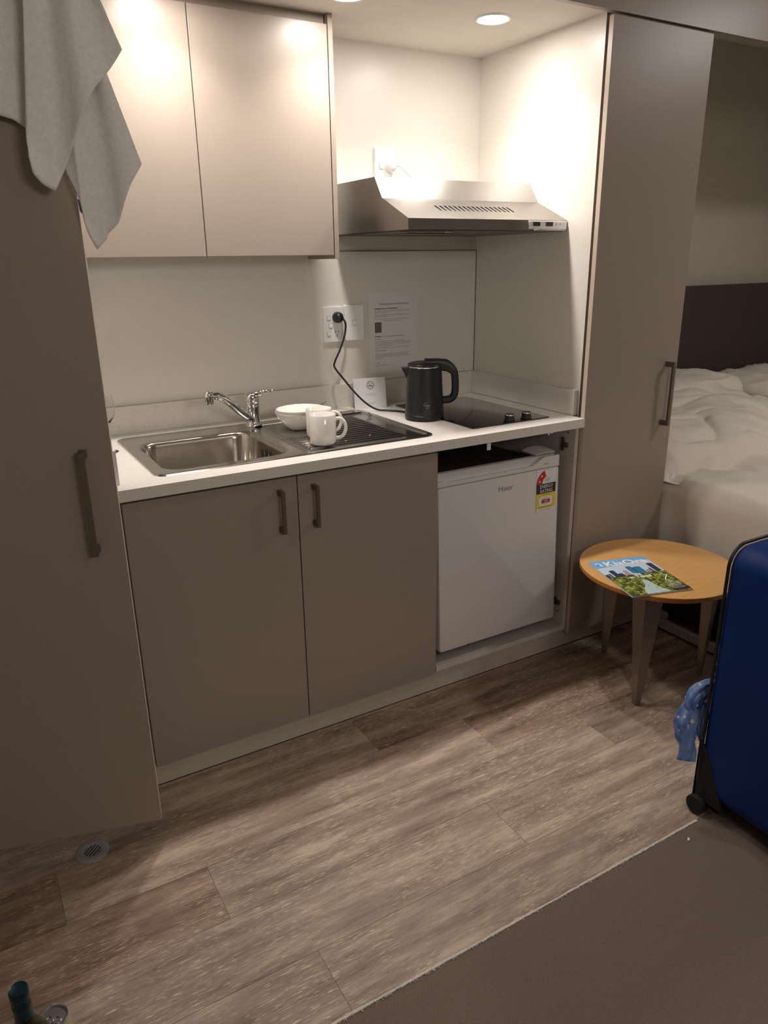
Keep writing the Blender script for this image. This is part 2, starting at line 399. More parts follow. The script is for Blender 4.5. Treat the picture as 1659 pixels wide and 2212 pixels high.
# carpet and its frayed joint
c = thing('carpet', 'brown short-pile fitted carpet across the front of the room', 'carpet', (0, -2, 0))
boxo('pile', (RX0, RY0, -.05), (RX1, -.853, .004), carpet_m, c)
mb = MB(); rr = random.Random(5)
x = -1.1
prev = .0
pts0, pts1 = [], []
while x < .675:
    wgl = .0022*noise.noise(V((x*9, 0, 0)))+.002*noise.noise(V((x*40, 1, 0)))
    inn = -.8555-.0025*abs(noise.noise(V((x*120, 3, 0))))-.0015*rr.random()
    pts0.append(V((x, -.8505+wgl, .0052))); pts1.append(V((x, inn, .0062)))
    x += .006
n = len(pts0)
mb.add(pts0+pts1, [(i, i+1, n+i+1, n+i) for i in range(n-1)])
b0 = [V((p.x, p.y, 0.0)) for p in pts0]; b1 = [V((p.x, p.y, 0.0)) for p in pts1]
mb.add(pts0+b0, [(i, i+1, n+i+1, n+i) for i in range(n-1)]); mb.add(pts1+b1, [(i, i+1, n+i+1, n+i) for i in range(n-1)])
for k in range(330):
    xx = rr.uniform(-.7, .67); a = rr.uniform(-.8, .8); l = rr.uniform(.003, .008)
    p = V((xx, -.855, .006)); q = p+V((math.sin(a)*l, -math.cos(a)*l, rr.uniform(-.001, .002)))
    mb.tube([p, (p+q)/2+V((0, 0, .001)), q], .0006, 4)
mb.build('frayed_edge', fray_m, c)
cr = MB().lathe([(0.0001, .0), (.0035, .001), (.0042, .003), (.0001, .0055)], n=8).build('crumb', paper_m, smooth=True)
cr.location = (.5931, -.8894, .004); cr.scale = (1.5, .8, 1); cr.rotation_euler = (0, 0, .6)
tag(cr, 'tiny white crumb lying on the brown carpet', 'crumb')

# ------------------------------------------------------------------ downlights in the alcove ceiling
def downlight(x, y, label):
    t = thing('downlight', label, 'ceiling light', (x, y, ZC), 'downlights in the alcove ceiling')
    MB().lathe([(.0455, -.001), (.047, -.004), (.053, -.0045), (.0565, -.001), (.0565, .0)], (x, y, ZC), 40).build('trim_ring', white_pl, t, smooth=True)
    MB().lathe([(.0458, -.0012), (.0458, -.0036)], (x, y, ZC), 28, cap0=True, cap1=True).build('lens', lens_m, t)
    la = bpy.data.lights.new('downlight_beam', 'AREA'); la.shape = 'DISK'; la.size = .080; la.energy = BEAM_W; la.color = LENS_COLOR; la.spread = math.radians(112)
    lo = bpy.data.objects.new('downlight_beam', la); COL.objects.link(lo); lo.location = (x, y, ZC-.0042); child(lo, t)
    return t
downlight(.786, .273, 'round lit downlight in the alcove ceiling above the rangehood')
downlight(.290, .285, 'round lit downlight near the wall cupboard end panel, cut by the top edge')
downlight(-.210, .285, 'round lit downlight above the towel end of the alcove, out at the top edge')

# room lamps behind the camera side
for i, (x, y, pw) in enumerate(ROOM_LAMPS):
    la = bpy.data.lights.new('room_lamp', 'AREA'); la.shape = 'DISK'; la.size = .32; la.energy = pw; la.color = (1.0, .925, .87)
    lo = bpy.data.objects.new('room_lamp', la); COL.objects.link(lo); lo.location = (x, y, RZ-.03)

la = bpy.data.lights.new('fill_light', 'AREA'); la.shape = 'RECTANGLE'; la.size = .7; la.size_y = .4; la.energy = FILL_LIGHT_W; la.color = (1.0, .925, .87)  # unseen fill light added to brighten the upright fronts and the towel
lo = bpy.data.objects.new('fill_light', la); COL.objects.link(lo); lo.location = (-.15, RY0+.06, 1.95); lo.rotation_euler = (math.radians(84), 0, math.radians(0))

# ------------------------------------------------------------------ handles
def bar_handle(parent, T, L, w=.0105, out=.032, post=.016):
    """T: frame with x across, y up, z out of the door; origin at the bottom of the bar"""
    mb = MB()
    mb.box((-w/2, 0, out-.009), (w/2, L, out), T=T)
    for z0 in (0, L-post): mb.box((-w/2, z0, 0), (w/2, z0+post, out-.0085), T=T)
    for z0 in (-.001, L-post): mb.box((-w/2-.002, z0, 0), (w/2+.002, z0+post+.001, .004), T=T)
    return mb.build('handle', handle_m, parent, bevel=.0012)

# ------------------------------------------------------------------ base cupboard
t = thing('base_cupboard', 'taupe two-door cupboard standing under the sink', 'cupboard', (-.05, .3, .0))
mb = MB()
mb.box((XL, .04, .088), (XL+.016, .6, .866)); mb.box((.412, .04, .088), (.428, .6, .866))
mb.box((XL+.016, .04, .088), (.412, .6, .104)); mb.box((XL+.016, .59, .104), (.412, .6, .866))
mb.build('carcass', white_carc, t)
fx = lambda x, y, z: frame((x, y, z), (1, 0, 0), (0, 0, 1))
for (xa, xb, hx) in ((-.5255, -.0525, -.1062), (-.0499, .4251, -.0022)):
    d = boxo('door', (xa, .020, .0755), (xb, .038, .858), taupe, t, bevel=.0012)
    T = frame((hx, .020, .704), (1, 0, 0), (0, 0, 1))
    bar_handle(d, T, .124)

# fridge housing
t = thing('fridge_cabinet', 'open white doorless cabinet recess around the small fridge', 'cabinet', (.72, .3, 0))
mb = MB()
mb.box((1.0048, .022, .0815), (1.0205, .64, .868)); mb.box((.429, .30, .088), (.440, .64, .868))
mb.box((.429, .022, .0815), (1.0048, .64, .101)); mb.box((.44, .62, .101), (1.0048, .64, .868))
mb.build('carcass', [white_carc], t, bevel=.0008)
for (z0, z1, yy) in ((.775, .822, .078), (.175, .205, .062)):
    mb = MB(); mb.box((.9995, yy-.006, z0), (1.0047, yy+.008, z1)); mb.box((.998, yy-.024, (z0+z1)/2-.010), (1.0047, yy-.008, (z0+z1)/2+.008))
    mb.tube([(1.0047, yy-.016, (z0+z1)/2), (.995, yy-.016, (z0+z1)/2-.001)], .0045, 8)
    mb.build('hinge_plate', handle_m, t, bevel=.001)
for (yy, zz) in ((.060, .842), (.052, .150)): MB().tube([(1.0047, yy, zz), (1.0040, yy, zz)], .0032, 10).build('screw_hole', gap_m, t)
MB().box((.625, .03, .836), (.6395, .033, .8682)).build('strap', white_pl, t)
mb = MB()
mb.add([(.86,.012,.8686),(.90,.012,.8686),(.885,.012,.861),(.879,.013,.8645),(.871,.012,.858)], [(0,1,2,3,4)]); mb.build('torn_tape', paper_m, t, solid=.0006)

# ------------------------------------------------------------------ worktop with upstands
t = thing('worktop', 'speckled white stone worktop running the width of the alcove', 'worktop', (.24, .3, ZT))
Z0 = ZT-.0312
def slab_with_hole(x0, y0, x1, y1, hx0, hy0, hx1, hy1, z0, z1):
    mb = MB()
    O = [(x0,y0),(x1,y0),(x1,y1),(x0,y1)]; H = [(hx0,hy0),(hx1,hy0),(hx1,hy1),(hx0,hy1)]
    vs = [(x, y, z) for z in (z0, z1) for L_ in (O, H) for x, y in L_]
    fs = []
    for i in range(4):
        j = (i+1) % 4
        fs += [(8+i, 8+j, 12+j, 12+i), (i, 4+i, 4+j, j), (i, j, 8+j, 8+i), (4+i, 12+i, 12+j, 4+j)]
    return mb.add(vs, fs)
mb = slab_with_hole(XL, 0, 1.0222, YB-.002, -.395, .085, .445, .542, Z0, ZT)
mb.build('slab', stone, t, bevel=.0015)
boxo('upstand', (XL, YB-.020, ZT), (XW-.001, YB-.0005, ZT+.0884), stone, t, bevel=.001)
boxo('upstand', (1.0226, .0603, ZT), (XW-.0006, YB-.0205, ZT+.0884), stone, t, bevel=.001)
boxo('upstand', (XL, .052, ZT), (XL+.028, YB-.0205, ZT+.0884), stone, t, bevel=.001)
mb = MB(); mb.box((.4375, .004, ZT), (.4380, .0, ZT+.0002)); 
MB().box((.4405, .4700, ZT), (.58, .4712, ZT+.0002)).build('seam', grey_ink, t)
mb = MB().tube([(.30, .6505, .915), (.325, .6505, .918), (.335, .6505, .925), (.352, .6505, .930)], .0008, 4); mb.build('crack', ink, t)
# back splash board (structure)
struct(boxo('trim_4', (XL+.001, YB-.0035, ZT+.0890), (XW-.002, YB-.0002, 1.4558), white_lam))
struct(boxo('trim_5', (XL+.001, YB-.0040, 1.4558), (XW-.002, YB-.0001, 1.4582), mat('joint_shadow_line', (96, 84, 74), .8)))
struct(MB().box((XW-.0018, YB-.006, ZT+.0890), (XW-.0004, YB-.0036, 1.4570)).build('trim_6', mat('corner_dark_strip', (110, 98, 86), .8)))  # thin dark strip down the right back corner

# ------------------------------------------------------------------ wall cupboard
t = thing('wall_cupboard', 'pale taupe two-door cupboard hung on the alcove wall above the sink', 'cupboard', (-.1, .56, 1.44))
mb = MB()
mb.box((XL+.002, .475, 1.4455), (.3070, YB-.005, 1.460)); mb.box((XL+.002, .475, 2.094), (.3070, YB, 2.1195)); mb.box((XL+.002, .475, 1.46), (XL+.018, YB, 2.094))
mb.build('carcass', taupe_dark, t)
boxo('end_panel', (.3105, .4534, 1.4313), (.3262, YB-.005, 2.1195), taupe, t, bevel=.001)
for (xa, xb) in ((XL+.004, -.1172), (-.1142, .3072)):
    boxo('door', (xa, .4534, 1.4427), (xb, .4714, 2.0905), taupe, t, bevel=.0012)

# ------------------------------------------------------------------ tall cupboard on the right
t = thing('tall_cupboard', 'full-height taupe cupboard beside the bed, long bar handle on its right edge', 'cupboard', (1.25, .33, 0))
mb = MB(); mb.box((1.0582, .026, .088), (1.0742, .660, 2.104)); mb.box((1.4545, .026, .088), (1.4705, .660, 2.104))
mb.box((1.0742, .64, .088), (1.4545, .656, 2.104)); mb.box((1.0742, .03, .088), (1.4545, .64, .104)); mb.box((1.0742, .03, 2.088), (1.4545, .64, 2.104))
mb.build('carcass', taupe_dark, t)
d = MB().box((1.0230, .005, .0680), (1.4710, .0235, 2.0985)).build('door', [taupe], t, bevel=.001)
d.data.materials.append(edge_tape)
for p in d.data.polygons:
    if abs(p.normal.x) > .9: p.material_index = 1
bar_handle(d, frame((1.4150, .005, .832), (1, 0, 0), (0, 0, 1)), .232, w=.0125, out=.036, post=.018)

# ------------------------------------------------------------------ tall cupboard on the left with its open door and the towel
A = V((-.567, -.195, 0)); H = V((-.9645, .264, 0)); NRM = V((-.264, -.9645, 0))
t = thing('tall_cupboard', 'full-height taupe cupboard at the left edge with its door ajar under a hanging towel', 'cupboard', (-.85, .33, 0))
mb = MB(); mb.box((-1.145, .026, .088), (-1.129, .660, 2.104)); mb.box((-.5815, .053, .088), (-.5655, .660, 2.104))
mb.box((-1.129, .64, .088), (-.5815, .656, 2.104)); mb.box((-1.129, .03, .088), (-.5815, .64, .104)); mb.box((-1.129, .03, 2.088), (-.5815, .64, 2.104))
mb.build('carcass', taupe_dark, t)
TD = frame(A, -H, (0, 0, 1))            # x from hinge to free edge, z towards the viewer
d = MB().box((-.600, .075, -.018), (0, 2.088, 0), T=TD).build('door', [taupe], t, bevel=.001)
d.data.materials.append(edge_tape)
for p in d.data.polygons:
    if p.normal.dot(-H) > .9: p.material_index = 1
bar_handle(d, TD @ Matrix.Translation((-.0585, .822, 0)), .232, w=.0125, out=.036, post=.018)

def P(s, z, off): return A+H*s+NRM*off+V((0, 0, z))
def sheet(rows, off, folds, amp, nu=44, nv=60, seed=0):
    """rows: list of (t, [(s,z)...]) from top to hem; every row is a polyline"""
    def samp(poly, u):
        L_ = [0]
        for a, b in zip(poly, poly[1:]): L_.append(L_[-1]+math.hypot(a[0]-b[0], a[1]-b[1]))
        d_ = u*L_[-1]
        for i in range(len(poly)-1):
            if d_ <= L_[i+1]+1e-9:
                k = (d_-L_[i])/max(1e-9, L_[i+1]-L_[i]); return (poly[i][0]+(poly[i+1][0]-poly[i][0])*k, poly[i][1]+(poly[i+1][1]-poly[i][1])*k)
        return poly[-1]
    def fn(u, v):
        for (t0, r0), (t1, r1) in zip(rows, rows[1:]):
            if v <= t1+1e-9:
                k = (v-t0)/(t1-t0); a = samp(r0, u); b = samp(r1, u)
                s_, z_ = a[0]+(b[0]-a[0])*k, a[1]+(b[1]-a[1])*k; break
        f = amp*(.35+.65*v)*math.sin(folds*math.pi*u+1.3*seed+.9*math.sin(3*v+seed))+.006*noise.noise(V((u*4+seed, v*3, 1)))
        return P(s_, z_, off+f)
    return fn
tw = thing('towel', 'white terry towel hanging over the top of the open left cupboard door', 'towel', P(.02, 2.088, 0))
rowsB = [(0, [(.13, 2.100), (-.002, 2.100)]), (.12, [(.085, 2.06), (-.035, 2.06)]), (.35, [(.045, 1.95), (-.068, 1.96)]), (.55, [(.037, 1.858), (-.086, 1.865)]),
         (1, [(.0635, 1.649), (.066, 1.611), (.063, 1.582), (.050, 1.565), (.032, 1.555), (.010, 1.593), (-.018, 1.651), (-.039, 1.690), (-.059, 1.724), (-.088, 1.758), (-.114, 1.792)])]
rowsA = [(0, [(.36, 2.100), (.10, 2.100)]), (.5, [(.30, 1.87), (.034, 1.863)]), (1, [(.28, 1.70), (.20, 1.700), (.14, 1.690), (.109, 1.681), (.087, 1.675), (.060, 1.656)])]
rowsC = [(0, [(.10, 2.098), (.0, 2.098)]), (.45, [(.03, 1.85), (-.058, 1.85)]), (.62, [(.01, 1.750), (-.083, 1.752)]),
         (1, [(.011, 1.590), (.0, 1.563), (-.009, 1.535), (-.011, 1.502), (-.015, 1.481), (-.026, 1.453), (-.046, 1.472), (-.048, 1.480), (-.056, 1.487), (-.072, 1.502), (-.088, 1.539), (-.102, 1.568), (-.126, 1.605)])]
MB().grid(sheet(rowsB, .052, 3.4, .013, seed=1), 60, 70).build('front_fold', towel_m, tw, smooth=True, solid=.004, angle=180)
MB().grid(sheet(rowsA, .026, 3.0, .007, seed=2), 40, 50).build('left_fold', towel_m, tw, smooth=True, solid=.004, angle=180)
MB().grid(sheet(rowsC, .028, 3.2, .009, seed=4), 50, 60).build('rear_fold', towel_m, tw, smooth=True, solid=.003, angle=180)
def topfn(u, v):
    s_ = .36-.37*u; a = math.pi*v
    return A+H*s_+NRM*(-.009+math.cos(a)*(.036+.004*math.sin(u*20)))+V((0, 0, 2.094+.018*math.sin(a)+.001))
MB().grid(topfn, 40, 12).build('top_fold', towel_m, tw, smooth=True, solid=.004, angle=180)
MB().grid(lambda u, v: A+H*(.36-.35*u)+NRM*(-.044-.005*math.sin(u*17))+V((0, 0, 2.095-.42*v)), 40, 30).build('back_fold', towel_m, tw, smooth=True, solid=.004, angle=180)
MB().poly([P(-.001, 1.545, .014), P(-.016, 1.533, .014), P(-.016, 1.508, .014), P(-.003, 1.522, .014)]).build('care_tag', blue_tag, tw, solid=.001)['label'] = 'slate blue label tag'

# ------------------------------------------------------------------ rangehood
X0, X1 = .4109, 1.0400
t = hood_t = thing('rangehood', 'stainless steel slanted rangehood fixed to the alcove wall above the cooktop', 'rangehood', (.72, .4, 1.51))
prof = [(.1667, 1.5105), (.1667, 1.5425), (.3180, 1.6080), (.3640, 1.6715), (YB-.001, 1.6715), (YB-.001, 1.5105)]
def hood_shell():
    mb = MB(); n = len(prof)
    # faces of the front skin with a hollow underside
    for i in (0, 2, 3, 4):
        (ya, za), (yb, zb) = prof[i], prof[i+1]
        mb.add([(X0, ya, za), (X1, ya, za), (X1, yb, zb), (X0, yb, zb)], [(0, 1, 2, 3)])
    mb.add([(X0, y, z) for y, z in prof], [tuple(range(n))]); mb.add([(X1, y, z) for y, z in prof], [tuple(range(n-1, -1, -1))])
    return mb
mb = hood_shell()
# slanted panel with real slots
(ya, za), (yb, zb) = prof[1], prof[2]
def sl(x, k): return V((x, ya+(yb-ya)*k, za+(zb-za)*k))
k0, k1 = .40, .66
xs0, xs1, ns = .572, .860, 17
mb.add([sl(X0, 0), sl(X1, 0), sl(X1, k0), sl(X0, k0)], [(0, 1, 2, 3)]); mb.add([sl(X0, k1), sl(X1, k1), sl(X1, 1), sl(X0, 1)], [(0, 1, 2, 3)])
step = (xs1-xs0)/(ns-1); ww = step*.42
xs = [X0]+[v for i in range(ns) for v in (xs0+i*step-ww/2, xs0+i*step+ww/2)]+[X1]
for i in range(0, len(xs), 2): mb.add([sl(xs[i], k0), sl(xs[i+1], k0), sl(xs[i+1], k1), sl(xs[i], k1)], [(0, 1, 2, 3)])
mb.build('canopy', steel, t)
nn = V((0, -(zb-za), yb-ya)).normalized()
MB().add([sl(xs0-.01, k0)-nn*.006, sl(xs1+.01, k0)-nn*.006, sl(xs1+.01, k1)-nn*.006, sl(xs0-.01, k1)-nn*.006], [(0, 1, 2, 3)]).build('vent_backing', gap_m, t)
MB().box((X0+.01, .175, 1.508), (X1-.01, YB-.003, 1.5103)).build('filter', mat('grease_filter', (120, 112, 104), .45, .8), t)
MB().box((.43, .19, 1.500), (.60, .27, 1.508)).build('lamp_cover', sheath, t, bevel=.003)
cp = MB().box((.872, .1630, 1.5150), (1.036, .1667, 1.5400)).build('control_panel', white_pl, t, bevel=.0025)
for xx in (.889, .944):
    MB().box((xx, .1600, 1.5240), (xx+.029, .1632, 1.5368), T=None).build('rocker_switch', black_pl, cp, bevel=.001)
mb = MB(); 
for xx in (.990, 1.006): mb.tube([(xx, .1631, 1.530), (xx, .1626, 1.530)], .0022, 8)
mb.build('indicator', grey_ink, cp)
MB().box((.892, .1622, 1.5105), (.912, .1632, 1.5165)).build('tape_scrap', paper_m, cp)

# ------------------------------------------------------------------ power points and switches
def plate(name, label, x0, x1, z0, z1, y=YB, th=.009, cat='power point'):
    t = thing(name, label, cat, ((x0+x1)/2, y, (z0+z1)/2))
    p = MB(); l0 = rrect(x0, z0, x1, z1, .006); cv = lambda L_, yy, k=0: [V((q.x+( (x0+x1)/2-q.x)*k, yy, q.y+((z0+z1)/2-q.y)*k)) for q in L_]
    p.loft([cv(l0, y), cv(l0, y-th+.002), cv(l0, y-th, .03)], cap0=True, cap1=True); p.build('face_plate', white_pl, t, smooth=True, angle=30)
    return t
def socket_slots(parent, cx, cz, y):
    mb = MB()
    for a, dx, dz in ((25, -.0068, .006), (-25, .0068, .006), (0, 0, -.0075)):
        T = Matrix.Translation((cx+dx, y, cz+dz)) @ Matrix.Rotation(math.radians(a), 4, 'Y')
        mb.box((-.0009, -.0004, -.0042), (.0009, .0004, .0042), T=T)
    return mb.build('socket', ink, parent)
def rocker(parent, cx, cz, y, s=.007, m=None):
    MB().box((cx-s-.0008, y-.0004, cz-s-.0008), (cx+s+.0008, y+.0004, cz+s+.0008)).build('switch_surround', grey_ink, parent)
    return MB().box((cx-s, y-.0035, cz-s), (cx+s, y, cz+s)).build('rocker', m or white_pl, parent, bevel=.0015)
YS = YB-.0035
t = plate('power_point', 'white double power point left of the switch, black plug in its upper socket', .3573, .4370, 1.1435, 1.2690, YS, .010)
yf = YS-.010
socket_slots(t, .4105, 1.174, yf)
for (cx, cz) in ((.3790, 1.2300), (.3850, 1.2020), (.3770, 1.1740)): rocker(t, cx, cz, yf)
t = plate('wall_switch', 'white single isolator switch between the power point and the notice', .4430, .5215, 1.1450, 1.2720, YS, .012, cat='switch')
rocker(t, .4815, 1.2090, YS-.012, .0078)
t = plate('power_point', 'white power point above the rangehood with a white plug in it', .5835, .6660, 1.6760, 1.8010, YB, .011)
rocker(t, .608, 1.7380, YB-.011, .0075)

# plugs and cords
def plug(t, cx, cz, y, m, r=.0195, depth=.034, cord=None, cr_=.0032):
    T = frame((cx, y, cz), (1, 0, 0), (0, 0, 1))      # z axis = -y (out of the wall)
    MB().lathe([(r, .0005), (r, .008), (r*.96, .016), (r*.75, depth*.8), (r*.4, depth), (.0001, depth+.001)], n=28, T=T, cap0=True).build('plug', m, t, smooth=True, angle=60)
    if cord:
        pts = smooth_path(cord, 8)
        MB().tube(pts[:6], [.0062, .006, .0055, .005, .0045, .004], 10).build('strain_relief', m, t, smooth=True, angle=60)
        MB().tube(pts, cr_, 10).build('cord', m, t, smooth=True, angle=60)
    return t
def cpt(px_, py_, yv):
    return None
# ------------------------------------------------------------------ notice, card
def words(mb, T, x, y, w, h, rr, mi=0, density=.8):
    cx = x
    while cx < x+w:
        l = rr.uniform(.0025, .009)
        if cx+l > x+w: break
        cc = cx
        while cc < cx+l:                                   # strokes of small unreadable print
            g = rr.uniform(.0005, .0011); hh = h*rr.uniform(.6, 1.0)
            mb.add([T @ V((cc, y, .0)), T @ V((cc+g, y, .0)), T @ V((cc+g, y+hh, .0)), T @ V((cc, y+hh, .0))], [(0, 1, 2, 3)], mi)
            cc += g+rr.uniform(.0002, .0006)
        cx += l+.0017
YN = YB-.0042
t = thing('notice_sheet', 'laminated white A4 instruction sheet taped to the wall behind the kettle', 'notice', (.655, YN, 1.01))
NT = frame((.5470, YN, 1.0160), (1, 0, 0), (0, 0, 1))
MB().box((0, 0, 0), (.2155, .2975, .0006), T=NT).build('sheet', paper_m, t)
mb = MB(); NT2 = NT @ Matrix.Translation((0, 0, .0008)); rr = random.Random(11)
mb.text('Cooking and use of the Kitchenette', .0105, NT2 @ Matrix.Translation((.112, .2500, 0)), 0, 'CENTER', sx=.86)
mb.text('Cooking and use of the kitchenette', .0072, NT2 @ Matrix.Translation((.027, .2345, 0)), 0, bold=.00025, sx=.95)
y = .2265
for w_, gap in ((.160, .0055), (.055, .0085), (.163, .0055), (.080, .0105), (.150, .0105)):
    words(mb, NT2, .027, y, w_, .0024, rr, 1); y -= gap
words(mb, NT2, .062, .1900, .085, .0024, rr, 1)
mb.text('Cooking', .0070, NT2 @ Matrix.Translation((.027, .1330, 0)), 0, bold=.00025); words(mb, NT2, .055, .1330, .105, .0026, rr, 0)
words(mb, NT2, .027, .1235, .030, .0026, rr, 0)
y = .1150
for w_ in (.135, .158, .158, .085): words(mb, NT2, .027, y, w_, .0024, rr, 1); y -= .0053
words(mb, NT2, .027, .0905, .155, .0024, rr, 1)
words(mb, NT2, .027, .0805, .047, .0027, rr, 0)
y = .0680
for w_ in (.155, .150, .158, .032): words(mb, NT2, .027, y, w_, .0024, rr, 1); y -= .0053
words(mb, NT2, .030, .0350, .018, .0024, rr, 1); words(mb, NT2, .028, .0250, .060, .0024, rr, 1)
mb.build('print', [ink, grey_ink], t)
mb = MB(); mb.box((.028, .1490, 0), (.056, .1870, .0003), T=NT2); mb.box((.0305, .1515, .0003), (.0535, .1845, .0004), 1, T=NT2); mb.box((.042, .166, .0004), (.046, .170, .0006), 0, T=NT2)
mb.build('switch_picture', [mat('picture_border', (88, 68, 64), .6), brown_ph], t)

t = thing('table_card', 'small white no-smoking tent card standing between sink and notice', 'sign', (.50, .59, ZT))
a_ = math.radians(-8.5)
CT0 = Matrix.Translation((.4405, .5895, ZT)) @ Matrix.Rotation(a_, 4, 'Z')
lean = math.radians(8)
ux = V((math.cos(a_), math.sin(a_), 0)); bk = V((-math.sin(a_), math.cos(a_), 0))
uy = (V((0, 0, 1))*math.cos(lean)+bk*math.sin(lean))
CT = frame(V((.4395, .5870, ZT)), ux, uy)
Wc, Hc = .1265, .1130
mb = MB(); mb.box((0, 0, -.0005), (Wc, Hc, 0), T=CT)
b0 = CT @ V((0, Hc, 0)); b1 = CT @ V((Wc, Hc, 0)); g0 = V((.4395, .5870, ZT))+bk*.045; 
mb.add([b0, b1, g0+ux*Wc, g0], [(0, 1, 2, 3)]); mb.build('card', paper_m, t, solid=.0004)
mb = MB(); C2 = CT @ Matrix.Translation((0, 0, .0006))
def ring(mb, T, cx, cy, r, w_, mi=0, a0=0, a1=360, n=36):
    vs = []
    for k in range(n+1):
        a = math.radians(a0+(a1-a0)*k/n)
        vs += [T @ V((cx+r*math.cos(a), cy+r*math.sin(a), 0)), T @ V((cx+(r-w_)*math.cos(a), cy+(r-w_)*math.sin(a), 0))]
    mb.add(vs, [(2*k, 2*k+2, 2*k+3, 2*k+1) for k in range(n)], mi)
def line2(mb, T, pts, w_, mi=0):
    for (xa, ya_), (xb, yb_) in zip(pts, pts[1:]):
        d_ = V((xb-xa, yb_-ya_)).normalized(); nx, ny = -d_.y*w_/2, d_.x*w_/2
        mb.add([T @ V((xa+nx, ya_+ny, 0)), T @ V((xb+nx, yb_+ny, 0)), T @ V((xb-nx, yb_-ny, 0)), T @ V((xa-nx, ya_-ny, 0))], [(0, 1, 2, 3)], mi)
cx, cy = .066, .0860
ring(mb, C2, cx, cy, .0145, .0019); line2(mb, C2, [(cx-.0095, cy+.0095), (cx+.0095, cy-.0095)], .0016)
line2(mb, C2, [(cx-.0105, cy-.0028), (cx+.008, cy-.0028)], .0028); line2(mb, C2, [(cx+.0095, cy-.0028), (cx+.0108, cy-.0028)], .0028)
line2(mb, C2, [(cx+.009, cy+.001), (cx+.0085, cy+.004), (cx+.004, cy+.005), (cx+.002, cy+.008)], .0009)
rr = random.Random(4); words(mb, C2, .046, .0525, .044, .0016, rr, 1); words(mb, C2, .049, .0470, .040, .0016, rr, 1)
mb.build('symbol', [mat('sign_grey', (92, 84, 78), .7), grey_ink], t); mb = MB()
mb.text('Q U E S T', .0095, C2 @ Matrix.Translation((.067, .0155, 0)), 1, 'CENTER', sx=.78)
mb.build('wording', [grey_ink, grey_ink], t)

# ------------------------------------------------------------------ sink
t = thing('sink', 'stainless steel drop-in sink with ribbed drainer on its right', 'sink', (0, .3, ZT))
SX0, SX1, SY0, SY1 = -.425, .452, .068, .572
zp = ZT+.0035
outer = lambda z, k: rrect(SX0+k, SY0+k, SX1-k, SY1-k, .032-k*.5, 6, z)
bx = (-.380, .118, -.028, .462)
dx0, dy0, dx1, dy1 = .010, .092, .437, .535
def plate_fill(loops):
    bm = bmesh.new(); es = []
    for L_ in loops:
        vv = [bm.verts.new(p) for p in L_]
        es += [bm.edges.new((vv[i], vv[(i+1) % len(vv)])) for i in range(len(vv))]
    bmesh.ops.triangle_fill(bm, use_beauty=True, edges=es)
    bm.verts.ensure_lookup_table(); bm.verts.index_update()
    vs = [v.co.copy() for v in bm.verts]; fs = [tuple(v.index for v in f.verts) for f in bm.faces]; bm.free(); return vs, fs
zr = zp-.0012
bl = lambda z, k, r: rrect(bx[0]+k, bx[1]+k, bx[2]-k, bx[3]-k, r, 8, z)
mb = MB()
mb.loft([outer(ZT+.0001, 0), outer(ZT+.0035, .001), outer(ZT+.0048, .004), outer(ZT+.0045, .008), outer(zr, .012)])
dl = rrect(dx0, dy0, dx1, dy1, .012, 3, zr)
vs, fs = plate_fill([outer(zr, .012), bl(zr, -.012, .062), dl]); mb.add(vs, fs)
mb.build('rim', sink_steel, t, smooth=True, angle=50)
mb = MB(); lp = [bl(zr, -.012, .062), bl(zr-.0012, -.006, .058), bl(zr-.006, -.001, .055), bl(zr-.020, .002, .054), bl(zr-.130, .010, .050), bl(zr-.150, .018, .045), bl(zr-.157, .036, .035), bl(zr-.159, .10, .02)]
mb.loft(lp, cap1=True); bo = mb.build('bowl', mat('bowl_steel', (186, 180, 172), .17, 1.0, var=.08, scale=12, bump=.05, bscale=150), t, smooth=True, angle=60)
mb = MB()
for dy in (-.028, -.016, .004, .016): mb.box((-.0395, .30+dy-.002, .845), (-.0375, .30+dy+.002, .872))
mb.build('overflow', gap_m, bo)
MB().lathe([(.0, .0), (.006, .0), (.007, .002)], n=12, T=frame((-.0385, .294, .858), (0, 1, 0), (0, 0, 1))).build('overflow_screw', chrome, bo)
MB().lathe([(.001, .002), (.020, .001), (.030, .003), (.036, .001)], (-.2, .29, zr-.159), 28).build('waste', chrome, bo, smooth=True)
def dr(u, v):
    x = dx0+(dx1-dx0)*u; y_ = dy0+(dy1-dy0)*v
    ex = min(1, min(u*(dx1-dx0), (1-u)*(dx1-dx0))/.008); ey = min(1, min(v, 1-v)*(dy1-dy0)/.008); e = min(ex, ey)
    r_ = 0
    if .075 < v < .93:
        k = (math.sin((v-.075)/.855*15*2*math.pi-math.pi/2)+1)/2
        xin = min(1, max(0, min((x-(dx0+.028)), (dx1-.052-x))/.012)); r_ = .0042*k**1.2*xin
    return V((x, y_, zr-.0055*e*e*(3-2*e)+r_))
MB().grid(dr, 90, 240).build('drainer', mat('drainer_steel', (168, 164, 160), .17, 1.0, var=.05, scale=20), t, smooth=True, angle=180)

